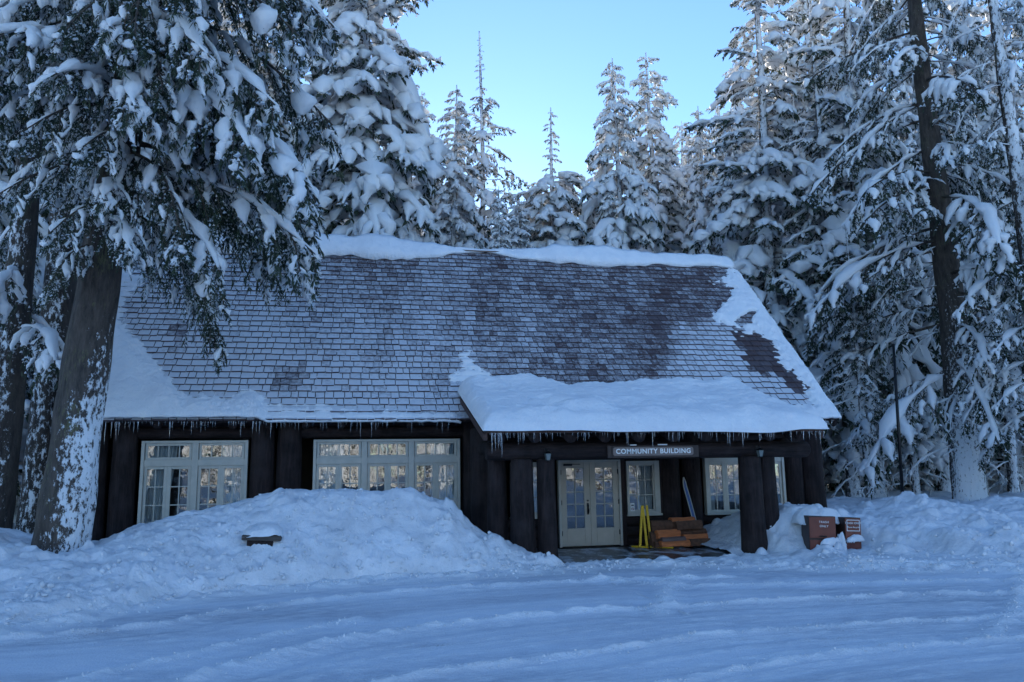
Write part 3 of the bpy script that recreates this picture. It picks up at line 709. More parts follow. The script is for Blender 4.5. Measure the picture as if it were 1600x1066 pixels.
# short shingle butts along the porch eave
for k in range(44):
    x0 = PX0+k*(PX1-PX0)/44; d = rs.uniform(-.012, .012)
    pslab('eave_shingle', x0+.004, x0+(PX1-PX0)/44-.004, PY0-.05+d, PY0+.3, .073, .098+d*.3, M_FASCIA)
for xx in (PX0, PX1-.06):
    o = pslab('barge_board', xx-.03, xx+.05, PY0-.01, PY1-.4, -.14, -.003, M_FASCIA)
log('porch_beam', (2.85, 16.6, 2.31), (10.28, 16.6, 2.29), .185, .175, 600, seg=20, mat=M_LOGH)
for k, x in enumerate(np.arange(3.05, 10.3, .76)):
    log('porch_rafter', porchP(x, 16.12, -.13), porchP(x, 19.7, -.13), .135, .13, 620+k, n=14, seg=3, bevel=.02)
POSTS = [(3.15, 17.0, .21, 2.3), (3.61, 16.6, .255, 2.15), (4.12, 16.55, .20, 2.15), (8.82, 16.58, .265, 2.15), (9.30, 16.75, .225, 2.22)]
for k, (x, y, r_, z1) in enumerate(POSTS): log('porch_post', (x, y, -.1), (x, y, z1), r_*1.1, r_*.93, 650+k, n=20, seg=14)
log('porch_post', (3.1, 18.6, -.1), (3.1, 18.6, 2.9), .28, .27, 660, n=18); log('porch_beam', (3.1, 16.9, 2.42), (3.1, 19.4, 2.42), .15, .15, 661); log('porch_beam', (9.9, 16.9, 2.42), (9.9, 19.4, 2.42), .15, .15, 662)
MB().box(3.4, 9.3, 15.75, 19.58, -.12, .018).build('porch_floor', M_FLOOR, bld)

# porch roof snow: deep pillow
gu = np.linspace(PX0-.06, PX1+.05, 260); gv = np.linspace(0, 1, 110)
U, Q = np.meshgrid(gu, gv, indexing='ij'); Yp = PY0-.09+(20.25-PY0)*Q
edge = np.minimum.reduce([(U-PX0+.06)/.35, (PX1+.05-U)/.35, (Yp-PY0+.09)/.30]); edge = np.clip(edge, 0, 1)
lump = fbm(U*.9, Yp*1.3, octv=2, seed=51); l2 = np.clip(vnoise(U*1.7, Yp*2.1, seed=52), 0, 1)
thick = (.30+.08*lump+.03*fbm(U*2.4, Yp*3, octv=2, seed=57)+.17*l2*sstep(16.1, 16.5, Yp)*sstep(17.8, 16.9, Yp)+.030*fbm(U*5, Yp*5, octv=4, seed=53)+.02*np.abs(fbm(U*2.2, Yp*6, octv=3, seed=58)))*np.sin(edge*PI/2)**.6
backn = sstep(18.6, 19.6, Yp); thick += backn*(.03+.07*fbm(U*4, Yp*4, octv=4, seed=54)+.10*lump)
Zp = PZ0+(np.minimum(Yp, 19.4)-PY0)*PSL+.10+thick
mainz = EAVE_Z+(Yp-EAVE_Y)*(SV[2]/SV[1])
fade = sstep(19.5, 20.2, Yp+.25*fbm(U*1.5, Yp*0, octv=3, seed=55)); Zp = np.where(Yp > 19.2, Zp*(1-fade)+(mainz-.05)*fade, Zp)
lip = 1-sstep(0, .10, Q); Yp = Yp-lip*(.05+.06*fbm(U*1.1, U*0, octv=3, seed=61)); Zp = Zp-lip*.05*(1+vnoise(U*.9, U*0, seed=62))
Vt = np.stack([U, Yp, Zp], -1)
rim = np.stack([U, Yp, np.full_like(U, 0)+PZ0+(Yp-PY0)*PSL+.085], -1)
nx, ny = U.shape; F = grid_faces(nx, ny)
# closing skirt along left, front and right
def skirt(idx):
    top = Vt.reshape(-1, 3)[idx]; low = rim.reshape(-1, 3)[idx]; m = len(idx); V = np.concatenate([top, low]); F = np.array([[i, i+1, m+i+1, m+i] for i in range(m-1)]); return V, F
Vall = [Vt.reshape(-1, 3)]; Fall = [F]; nn = nx*ny
for idx in (np.arange(nx)*ny, np.arange(ny), (nx-1)*ny+np.arange(ny)):
    V, F2 = skirt(idx); Vall.append(V); Fall.append(F2+nn); nn += len(V)
obj('porch_snow', np.concatenate(Vall), np.concatenate(Fall), M_SNOW, bld, True)

# ---- icicles
ri = np.random.default_rng(8)
def icicle_geo(x, y, z, L, r_):
    t = np.array([0, .15, .5, .85, 1.0]); R = r_*np.array([1.2, 1.0, .62, .3, .05])
    P = np.stack([x+ri.normal(0, .004, 5), y+ri.normal(0, .004, 5), z-L*t], -1); V, F = tube(P, R, 6); return V, F
big, small = [], []
for k in range(150):      # porch eave
    x = PX0+ri.uniform(0, PX1-PX0); L = abs(ri.normal(.05, .09))+.03
    small.append((x, PY0-.02, PZ0+.005, L*.8, .004+.013*L))
for x, L in [(2.86, .42), (2.93, .36), (2.99, .33), (3.03, .30), (3.06, .5), (3.5, .22), (3.52, .16), (4.9, .14), (5.45, .2), (5.72, .26), (5.75, .3), (6.3, .34), (6.9, .2), (7.75, .22), (8.0, .28), (8.05, .32), (8.35, .36), (9.0, .2), (9.5, .24), (9.8, .22), (9.95, .2), (10.2, .3)]:
    big.append((x, PY0-.025, PZ0+.01, L, .007+.010*L))
for k in range(170):      # main eave, left of the porch
    x = ri.uniform(RX0+.1, 2.6) if k < 150 else ri.uniform(11.0, 12.6); L = abs(ri.normal(.06, .10))+.03
    e = roofP(x, -.045, -.02); small.append((x, e[1], e[2], L*.8, .004+.011*L))
for x, L in [(-5.25, .38), (-5.18, .5), (-5.05, .34), (-4.95, .42), (-4.9, .3), (-4.6, .24), (-3.85, .38), (-3.4, .3), (-3.2, .26), (-2.35, .36), (-2.1, .28), (-1.95, .3), (-1.7, .4), (-.55, .22), (-.2, .2), (.3, .42), (.55, .4), (.65, .24), (2.2, .3), (2.35, .25), (12.2, .2)]:
    e = roofP(x, -.045, -.02); big.append((x, e[1], e[2], L, .007+.009*L))
Vs, Fs, n = [], [], 0
for q in small:
    V, F = icicle_geo(*q); Vs.append(V); Fs.append(F+n); n += len(V)
o = obj('icicle_fringe', np.concatenate(Vs), np.concatenate(Fs), M_ICE, bld, True); o['kind'] = 'stuff'
for q in big:
    V, F = icicle_geo(*q); obj('icicle', V, F, M_ICE, bld, True)

# ================================================================== THINGS ON AND BY THE PORCH
M_WSIGN = simple('sign board stain', (0.035, 0.020, 0.016), .6, .2, 8)
M_PLAQ = simple('weathered sign plaque', (0.20, 0.15, 0.13), .6, .15, 8, stretch=(1, 6, 6))
M_LETTER = simple('white sign paint', (0.80, 0.80, 0.78), .5, .05, 10, bumpd=0)
def rounded(x0, x1, z0, z1, r_, y0, y1):
    pts = []
    for cx, cz, a0 in ((x1-r_, z1-r_, 0), (x0+r_, z1-r_, 90), (x0+r_, z0+r_, 180), (x1-r_, z0+r_, 270)):
        for k in range(6): a = math.radians(a0+k*18); pts.append((cx+r_*math.cos(a), cz+r_*math.sin(a)))
    m = len(pts); V = [(x, y0, z) for x, z in pts]+[(x, y1, z) for x, z in pts]
    return V, [list(range(m)), list(range(m, 2*m))[::-1]]+[[i, m+i, m+(i+1) % m, (i+1) % m] for i in range(m)]
def text(name, s, size, loc, mat, parent, ext=.004, width=None, rotz=0.0, bold=.0):
    cu = bpy.data.curves.new(name, 'FONT'); cu.body = s; cu.size = size; cu.extrude = ext; cu.align_x = 'CENTER'; cu.align_y = 'CENTER'; cu.offset = bold; cu.space_character = 1.12
    t = bpy.data.objects.new(name, cu); col.objects.link(t)
    dg = bpy.context.evaluated_depsgraph_get(); me = bpy.data.meshes.new_from_object(t.evaluated_get(dg))
    bpy.data.objects.remove(t)
    k = 1.0
    if width:
        xs = [v.co.x for v in me.vertices]; k = width/(max(xs)-min(xs))
    me.transform(Matrix.Translation(loc) @ Matrix.Rotation(rotz, 4, 'Z') @ Matrix.Rotation(PI/2, 4, 'X') @ Matrix.Diagonal((k, 1, 1, 1)))
    me.materials.clear(); me.materials.append(mat)
    return link(name, me, parent)
sg = empty('sign_board', (0, 0, 0)); tag(sg, 'brown COMMUNITY BUILDING sign on the porch beam', 'sign')
MB().box(5.44, 7.52, 16.36, 16.40, 2.14, 2.40, bev=.006).build('board', M_WSIGN, sg)
V, F = rounded(5.555, 7.385, 2.185, 2.365, .05, 16.335, 16.358); MB().add(V, F).build('plaque', M_PLAQ, sg)
V, F = rounded(5.535, 7.405, 2.165, 2.385, .06, 16.345, 16.3585); MB().add(V, F).build('plaque_rim', M_WSIGN, sg)
text('lettering', 'COMMUNITY BUILDING', .142, (6.47, 16.334, 2.274), M_LETTER, sg, .004, 1.70, bold=.0035)
o = MB().box(6.58, 6.80, 16.35, 16.39, 2.403, 2.43, bev=.012).box(5.95, 6.1, 16.36, 16.40, 2.402, 2.425, bev=.01).build('snow_cap', M_SNOW, sg, True)

M_LAMPG = simple('frosted lantern glass', (0.16, 0.18, 0.17), .25, .1, 8, bumpd=0)
def lantern(x, y, z, label):
    L = empty('lantern', (x, y, z)); tag(L, label, 'lantern', 'lanterns on the porch posts')
    mb = MB()
    for k in range(4):
        a = PI/4+k*PI/2; c, s_ = math.cos(a), math.sin(a)
        mb.tube([(c*.055, s_*.055, -.09), (c*.085, s_*.085, .05)], .006, 5)
    mb.build('cage', M_DARK, L)
    V = [(sx*.045*q, sy*.045*q, zz) for q, zz in ((.85, -.088), (1.35, .048)) for sx, sy in ((-1, -1), (1, -1), (1, 1), (-1, 1))]
    MB().add(V, [[3, 2, 1, 0], [4, 5, 6, 7], [0, 1, 5, 4], [1, 2, 6, 5], [2, 3, 7, 6], [3, 0, 4, 7]]).build('glass', M_LAMPG, L)
    MB().lathe([(.095, .05), (.085, .065), (.05, .09), (.02, .10), (.018, .125), (.008, .135)], 8).build('cap', M_DARK, L)
    MB().lathe([(.03, -.11), (.05, -.1), (.052, -.09)], 8).build('base', M_DARK, L)
    MB().tube([(0, 0, .12), (0, .06, .16), (0, .14, .10)], .009, 6).box(-.03, .03, .125, .145, .0, .16, bev=.004).build('bracket', M_DARK, L)
lantern(4.10, 16.26, 2.20, 'small glass lantern on the post beside the double doors')
lantern(8.90, 16.22, 2.22, 'small glass lantern on the post beside the stacked firewood')
bx_ = empty('porch_light', (5.98, 19.5, 2.24)); tag(bx_, 'flat dark box light above the double doors', 'wall light')
MB().box(-.16, .16, -.05, .05, -.07, .07, bev=.01).build('housing', simple('blue grey housing', (.06, .075, .10), .4, .15, 9), bx_); MB().box(-.14, .14, -.056, -.051, -.055, .055, bev=.002).build('lens', M_DARK, bx_)

# notice card in the small window
M_CARD = simple('white card', (.75, .75, .73), .6, .04, 5, bumpd=0)
nc = empty('notice_card', (7.13, 19.6, .95)); tag(nc, 'white notice card in the corner of the nine-pane window', 'notice')
MB().box(-.055, .055, .008, .011, -.10, .10).build('card', M_CARD, nc)
tor = MB().tube([(.030*math.cos(a), .006, -.045+.030*math.sin(a)) for a in np.linspace(0, 2*PI, 21)], .006, 5); tor.tube([(-.02, .006, -.025), (.02, .006, -.065)], .005, 5).build('symbol', simple('red print', (.25, .03, .03), .6, .05, 9, bumpd=0), nc)
MB().box(-.035, .035, .0065, .0075, .03, .06).build('print', M_DARK, nc)

# yellow barricade, folded against the wall
M_YEL = simple('yellow painted board', (.66, .40, .012), .6, .18, 9, stretch=(1, 1, 5))
yb = empty('folded_barricade', (7.1, 18.75, .02)); tag(yb, 'yellow wooden barricade legs leaning beside the firewood', 'barricade')
def plank(name, p0, p1, w_, t_, mat, parent, up=(0, -1, .2)):
    p0, p1 = Vector(p0), Vector(p1); z = (p1-p0).normalized(); L = (p1-p0).length; y = Vector(up); x = y.cross(z).normalized(); y = z.cross(x)
    M = Matrix((x, y, z)).transposed().to_4x4(); M.translation = (p0+p1)/2
    return MB().box(-w_/2, w_/2, -t_/2, t_/2, -L/2, L/2, M, bev=.005).build(name, mat, parent)
plank('leg', (.03, -.05, 0), (.02, .12, 1.0), .055, .04, M_YEL, yb); plank('leg', (.15, -.02, 0), (.13, .13, 1.0), .055, .04, M_YEL, yb); plank('brace', (-.14, -.02, .02), (.0, .10, .99), .055, .035, M_YEL, yb)
plank('foot', (-.25, .22, .025), (.02, -.10, .025), .09, .04, M_YEL, yb, (0, 0, 1)); plank('foot', (.16, -.12, .025), (.55, -.42, .025), .09, .04, M_YEL, yb, (0, 0, 1))

# firewood: every split piece a thing
M_W1 = simple('fresh orange split wood', (.52, .155, .05), .8, .3, 6, stretch=(.6, 8, 8), bumpd=.01)
M_W2 = simple('brown bark of firewood', (.12, .055, .03), .9, .4, 9, bumpd=.02)
M_W3 = simple('grey weathered split wood', (.15, .10, .085), .85, .3, 7, stretch=(.6, 8, 8), bumpd=.01)
rf = random.Random(3)
def firewood(x, z, L, w_, h_, y, mats, label, rot=0.0, tilt=0.0):
    bm = bmesh.new(); prof = []
    n_ = 7
    for k in range(n_):
        a = 2*PI*k/n_+.3; q = 1.0/max(abs(math.cos(a)), abs(math.sin(a)))**.75; prof.append((w_/2*math.cos(a)*q*rf.uniform(.85, 1.08), h_/2*math.sin(a)*q*rf.uniform(.85, 1.08)))
    rings = []
    for t in (-.5, -.2, .15, .5):
        s_ = rf.uniform(.93, 1.05); dx, dz = rf.uniform(-.012, .012), rf.uniform(-.012, .012)
        rings.append([bm.verts.new((t*L, a*s_+dx, b*s_+dz)) for a, b in prof])
    for r0, r1 in zip(rings[:-1], rings[1:]):
        for k in range(n_):
            f = bm.faces.new((r0[k], r0[(k+1) % n_], r1[(k+1) % n_], r1[k])); f.material_index = 1 if mats[1] is not None and k in (0, 1, 5, 6) and rf.random() < .5 else 0
    bm.faces.new(rings[0][::-1]).material_index = 0; bm.faces.new(rings[-1]).material_index = 0
    bmesh.ops.recalc_face_normals(bm, faces=bm.faces[:])
    me = bpy.data.meshes.new('firewood'); bm.to_mesh(me); bm.free(); me.materials.append(mats[0]); me.materials.append(mats[1] or mats[0])
    o = link('firewood_log', me); o.location = (x, y, z); o.rotation_euler = (tilt, rf.uniform(-.03, .03), rot)
    tag(o, label, 'firewood', 'split firewood stacked on the porch')
    return o
SO, SB, SG = 'orange split firewood log on the porch stack', 'bark-brown firewood log on the porch stack', 'grey-faced firewood log on the porch stack'
for (px0, px1, py0, py1, m, lab, yy) in [
        (1020, 1062, 812, 834, (M_W2, M_W2), SB, 18.75), (1050, 1086, 808, 819, (M_W1, M_W2), SO, 18.8), (1058, 1098, 813, 829, (M_W2, M_W3), SB, 18.55),
        (1019, 1030, 832, 856, (M_W2, M_W2), SB, 18.6), (1028, 1064, 827, 842, (M_W1, M_W1), SO, 18.5), (1062, 1104, 826, 838, (M_W2, M_W2), SB, 18.65),
        (1036, 1072, 838, 847, (M_W3, M_W3), SG, 18.35), (1070, 1106, 834, 847, (M_W1, M_W2), SO, 18.45), (1034, 1071, 846, 857, (M_W1, M_W1), SO, 18.3), (1072, 1082, 845, 857, (M_W1, M_W1), SO, 18.3),
        (1080, 1116, 842, 857, (M_W2, M_W2), SB, 18.25), (1024, 1038, 846, 858, (M_W2, M_W2), SB, 18.45), (1040, 1066, 818, 830, (M_W2, M_W1), SB, 18.9), (1100, 1112, 836, 846, (M_W2, M_W2), SB, 18.6)]:
    a = hitY(px0, py1, yy); b2 = hitY(px1, py0, yy); L = b2[0]-a[0]; h_ = b2[2]-a[2]
    firewood((a[0]+b2[0])/2, (a[2]+b2[2])/2+(0.02 if py1 > 854 else 0), L, .26, h_*.98, yy+.12, m, lab, rf.uniform(-.08, .08))
# hidden rear logs that carry the pile
for k, (x, z) in enumerate([(7.6, .13), (8.05, .13), (8.5, .12), (7.75, .36), (8.2, .36)]): firewood(x, z, .42, .3, .24, 18.98, (M_W2, M_W1), SB, rf.uniform(-.1, .1))

# sled on its end against the wall
M_BLUE = simple('blue plastic', (.035, .09, .26), .35, .1, 6, bumpd=0)
sl = empty('sled', (8.5, 19.3, .0)); tag(sl, 'narrow blue and white sled standing on end behind the firewood', 'sled')
def sled_pt(s, wd, off=0.0):   # s 0 (foot) .. 1 (curled tip)
    return (.14-.22*s+wd+.02*math.sin(s*3), -.28+.38*s-off-(.08*max(0, s-.85)/.15), .06+1.62*s)
U = np.linspace(0, 1, 14)
V = []; 
for s in U:
    hw = .045*math.sqrt(max(.02, 1-max(0, (s-.8)/.2)**2))
    for wd, of in ((-hw, 0), (hw, 0), (hw, .012), (-hw, .012)): V.append(sled_pt(s, wd, of))
F = []
for i in range(13):
    for k in range(4): F.append([i*4+k, i*4+(k+1) % 4, i*4+4+(k+1) % 4, i*4+4+k])
F += [[3, 2, 1, 0], [52, 53, 54, 55]]
MB().add(V, F).build('deck', M_BLUE, sl, True)
for sgn in (-1, 1): MB().tube([sled_pt(s, sgn*.045*math.sqrt(max(.02, 1-max(0, (s-.8)/.2)**2)), .01) for s in U], .011, 6).build('rim', M_TRIM, sl, True)

# ------------------------------------------------------------------ bins in the snow
def bin_mat():
    m, nt, b = new_mat('brown steel bin'); co = coords(nt); n1 = noise(nt, co, 4, 4); n2 = noise(nt, co, 7, 5, .7)
    nt.links.new(ramp(nt, n1, [(.3, (.13, .030, .018)), (.7, (.20, .050, .028))]), b.inputs['Base Color']); b.inputs['Roughness'].default_value = .45; bump(nt, b, [(n1, .004, .3)]); return m
M_BIN = bin_mat(); M_BIND = simple('dark bin side', (.030, .014, .011), .5, .2, 5)
def bin_(x, y, z, w_, h_, dep, rot, lean, label, lines, frame):
    B = empty('trash_bin', (x, y, z)); B.rotation_euler = (0, lean, rot); tag(B, label, 'trash bin')
    # body with rounded left-top shoulder, open mouth below the flap
    side = [(-dep/2, 0), (-dep/2, h_), (dep/2-.22, h_)] + [(dep/2-.22+.22*math.sin(a), h_-.22+.22*math.cos(a)) for a in np.linspace(.2, PI/2, 5)] + [(dep/2, 0)]
    m_ = len(side); V = [(-w_/2, yy, zz) for yy, zz in side]+[(w_/2, yy, zz) for yy, zz in side]
    MB().add(V, [list(range(m_)), list(range(m_, 2*m_))[::-1]]+[[i, m_+i, m_+(i+1) % m_, (i+1) % m_] for i in range(m_)]).build('body', M_BIND, B)
    MB().box(-w_/2+.01, w_/2-.01, -dep/2-.022, -dep/2-.002, .47*h_, h_-.015, bev=.006).build('flap', M_BIN, B)
    MB().box(-w_/2+.01, w_/2-.01, -dep/2-.022, -dep/2-.002, .02, .42*h_, bev=.006).build('front_panel', M_BIN, B)
    MB().box(-.08, .08, -dep/2-.045, -dep/2-.023, .50*h_, .53*h_, bev=.005).build('handle', M_DARK, B)
    zz = h_*.86
    for s, sz in lines:
        text('lettering', s, sz, (.0 if frame else .03, -dep/2-.0235, zz), M_LETTER, B, .0015); zz -= sz*1.35
    if frame:
        mb = MB(); z0, z1 = h_*.66, h_*.93; xw = w_*.40
        for a in ((-xw, xw, z1, z1+.012), (-xw, xw, z0, z0+.012), (-xw, -xw+.012, z0+.0121, z1-.0001), (xw-.012, xw, z0+.0121, z1-.0001)): mb.box(a[0], a[1], -dep/2-.025, -dep/2-.0225, a[2], a[3])
        mb.build('border', M_LETTER, B)
    return B
b1 = bin_(9.84, 15.72, .02, .56, .84, .5, math.radians(-14), math.radians(2), 'brown trash bin with plain TRASH ONLY lettering, half buried in snow', [('TRASH', .062), ('ONLY', .062)], False)
b2_ = bin_(10.42, 15.66, .0, .40, .82, .5, math.radians(4), math.radians(3), 'brown trash bin with white bordered TRASH ONLY notice, half buried in snow', [('TRASH ONLY', .062), ('Please Recycle', .045)], True)
# snow lying on and between the bins
def drift(name, cx, cy, z0, rx_, ry_, h_, seed, label, p=2.2, n_=34):
    u = np.linspace(-1, 1, n_); U, W_ = np.meshgrid(u, u, indexing='ij'); rr = (np.abs(U)**p+np.abs(W_)**p)**(1/p)
    nz = fbm(U*1.6+seed, W_*1.6, octv=3, seed=seed)
    Z_ = h_*np.clip(1-rr**2.4, 0, 1)**.5*(1+.35*nz)
    V = np.stack([cx+U*rx_*(1+.1*nz), cy+W_*ry_*(1+.1*nz), z0+Z_], -1).reshape(-1, 3)
    k = (rr[:-1, :-1] < 1.02) | (rr[1:, 1:] < 1.02); V, F = compact(V, grid_faces(n_, n_, k))
    o = obj(name, V, F, M_BANK, None, True); tag(o, label, 'snow heap', 'heaps of snow on and around the bins'); md = o.modifiers.new('t', 'SOLIDIFY'); md.thickness = .03; md.offset = -1
    return o
drift('snow_heap', 10.02, 15.98, .70, .52, .44, .33, 3, 'rounded snow cap lying on top of the plain-lettered bin', 2.0)
drift('snow_heap', 10.16, 15.40, -.03, .12, .15, .52, 5, 'narrow snow heap between the two brown bins', 2.0)
drift('snow_heap', 9.98, 15.40, .26, .30, .09, .17, 6, 'snow heap clinging to the ledge of the plain-lettered bin')
drift('snow_heap', 10.46, 15.34, .34, .21, .09, .12, 7, 'snow heap clinging to the ledge of the bordered bin')
drift('snow_heap', 9.75, 15.25, -.05, .5, .28, .25, 8, 'low snow heap burying the foot of the plain-lettered bin')

# weathered slab poking from the mound, pole on the right
sl_ = hitY(410, 845, 15.0); bh = bank_h(LB, sl_[0], 15.0)
ws = empty('bench_end', (sl_[0], 15.05, max(.45, bh+.0))); tag(ws, 'weathered dark wooden bench end poking out of the big snow mound', 'bench')
MB().box(-.33, .33, -.26, .35, -.04, .05, Matrix.Rotation(.06, 4, 'Y'), bev=.015).build('plank', simple('weathered grey brown wood', (.07, .058, .05), .85, .4, 6, stretch=(.7, 8, 8), bumpd=.01), ws)
MB().box(-.24, .20, -.22, .30, -.16, -.041, Matrix.Rotation(.06, 4, 'Y'), bev=.012).build('hollow_shade', M_LOG, ws)  # dark block standing in for the shade of the hollow under the plank
u_ = np.linspace(-1, 1, 22); Uq, Wq = np.meshgrid(u_, u_, indexing='ij'); rq = (np.abs(Uq)**3+np.abs(Wq)**3)**(1/3)
obj('snow_cap', np.stack([Uq*.35, .09+Wq*.36, .03+.20*np.clip(1-rq**2.5, 0, 1)**.5+.03*vnoise(Uq*3, Wq*3, seed=2)], -1).reshape(-1, 3), grid_faces(22, 22), M_BANK, ws, True)
pl = empty('pole', (16.6, 21.0, .5)); tag(pl, 'thin dark metal pole standing in the snow by the woods', 'pole')
pb = hitY(1411, 795, 21.0); pt = hitY(1396, 540, 21.0); pl.location = (pb[0], 21.0, .4)
MB().tube([(0, 0, 0), ((pt-pb)[0]*.5, 0, (pt[2]-.4)*.5), ((pt-pb)[0], 0, pt[2]-.4)], [.05, .045, .04], 8).build('shaft', M_DARK, pl, True); MB().lathe([(.05, 0), (.055, .03), (.02, .06)], 8, (float((pt-pb)[0]), 0, float(pt[2]-.4))).build('cap', M_DARK, pl)

# ================================================================== TREES
def norm(v): return v/(np.linalg.norm(v, axis=-1, keepdims=True)+1e-9)
def curve(p0, d0, L, droop, n, wob, rng):
    P = [np.array(p0, float)]; d = np.array(d0, float); d /= np.linalg.norm(d)
    for i in range(n):
        d = d+np.array([rng.normal(0, wob), rng.normal(0, wob), -droop/n]); d /= np.linalg.norm(d); P.append(P[-1]+d*L/n)
    return np.array(P)
def frame(P):
    T = norm(np.gradient(P, axis=0)); A = np.cross(T, [0, 0, 1.0]); A = norm(A+1e-6*np.array([0, 1, 0])); return T, A, np.cross(A, T)
def interp(P, s):
    x = s*(len(P)-1); i = np.clip(np.floor(x).astype(int), 0, len(P)-2); f = (x-i)[:, None]; return P[i]*(1-f)+P[i+1]*f
def blades(P, nb, bl, bw, rng, s0=.08, down=.6):
    T, A, Up = frame(P); s = rng.uniform(s0, 1, nb)
    p, t, a = interp(P, s), norm(interp(T, s)), norm(interp(A, s))
    side = rng.choice([-1, 1], nb)[:, None]*rng.uniform(.25, 1, (nb, 1))
    d = norm(t*rng.uniform(.35, .9, (nb, 1))+a*side*.9+np.array([0, 0, -1.0])*rng.uniform(0, down, (nb, 1)))
    wv = norm(np.cross(d, rng.normal(0, 1, (nb, 3))))
    L = bl*rng.uniform(.6, 1.25, (nb, 1)); w_ = bw*rng.uniform(.7, 1.3, (nb, 1))
    V = np.stack([p-wv*w_*.25, p+d*L*.45+wv*w_, p+d*L, p+d*L*.45-wv*w_], 1).reshape(-1, 3)
    return V, np.arange(nb*4).reshape(-1, 4)
def snowstrip(P, w_, th, rng, s0, s1, nr=6, ring=6, lump=.3):
    s = np.linspace(s0, s1, nr); T, A, Up = frame(P); p, t = interp(P, s), norm(interp(T, s)); a = norm(np.cross(t, [0, 0, 1.0])+1e-6); up = np.cross(a, t)
    prof = np.sin(np.clip((np.arange(nr)+.12)/(nr-.76), 0, 1)*PI)**.55*(1+rng.normal(0, lump, nr)).clip(.45, 1.7)
    ang = np.arange(ring)*2*PI/ring+.3
    ca, sa = np.cos(ang), np.sin(ang); sa = np.where(sa < 0, sa*.45, sa)
    j = 1+rng.normal(0, .14, (nr, ring))
    V = p[:, None]+(a[:, None]*ca[None, :, None]*w_+up[:, None]*(sa[None, :, None]*th))*(prof[:, None]*j)[:, :, None]+up[:, None]*(th*.28*prof[:, None, None])
    i = np.arange(nr-1)[:, None]*ring; k = np.arange(ring)[None]
    F = np.stack([i+k, i+(k+1) % ring, i+ring+(k+1) % ring, i+ring+k], -1).reshape(-1, 4)
    V = V.reshape(-1, 3); V = V+(th*.35)*np.stack([vnoise(V[:, 0]/w_*.9, V[:, 1]/w_*.9, V[:, 2]/w_*.9, seed=q) for q in (1, 2, 3)], -1)
    return V, F
CUBE = np.array([(0, 0, .75)]+[(.8*math.cos(k*PI/3), .8*math.sin(k*PI/3), -.45) for k in range(6)], float)
CUBEF = np.array([[0, 1, 2, 3], [0, 3, 4, 5], [0, 5, 6, 1]])
def dabs(P, n, sz, spread, rng):
    # small dabs of snow caught on the needles
    T, A, Up = frame(P); s = rng.uniform(.1, 1, n); p = interp(P, s)+norm(interp(A, s))*rng.normal(0, spread, (n, 1))+np.array([0, 0, 1])*rng.uniform(-spread*.5, spread*.25, (n, 1))
    k = sz*rng.uniform(.45, 1.3, (n, 1, 1))*rng.uniform(.6, 1.4, (n, 1, 3))
    V = p[:, None]+CUBE[None]*k*rng.uniform(.7, 1.3, (n, 7, 1)); a = rng.uniform(0, 3, n)
    F = (np.arange(n)*7)[:, None, None]+CUBEF[None]
    return V.reshape(-1, 3), F.reshape(-1, 4)
class Acc:
    def __init__(s): s.V = []; s.F = []; s.n = 0
    def add(s, V, F): s.V.append(V); s.F.append(F+s.n); s.n += len(V)
    def get(s): return (np.concatenate(s.V), np.concatenate(s.F)) if s.V else (np.zeros((0, 3)), np.zeros((0, 4), int))
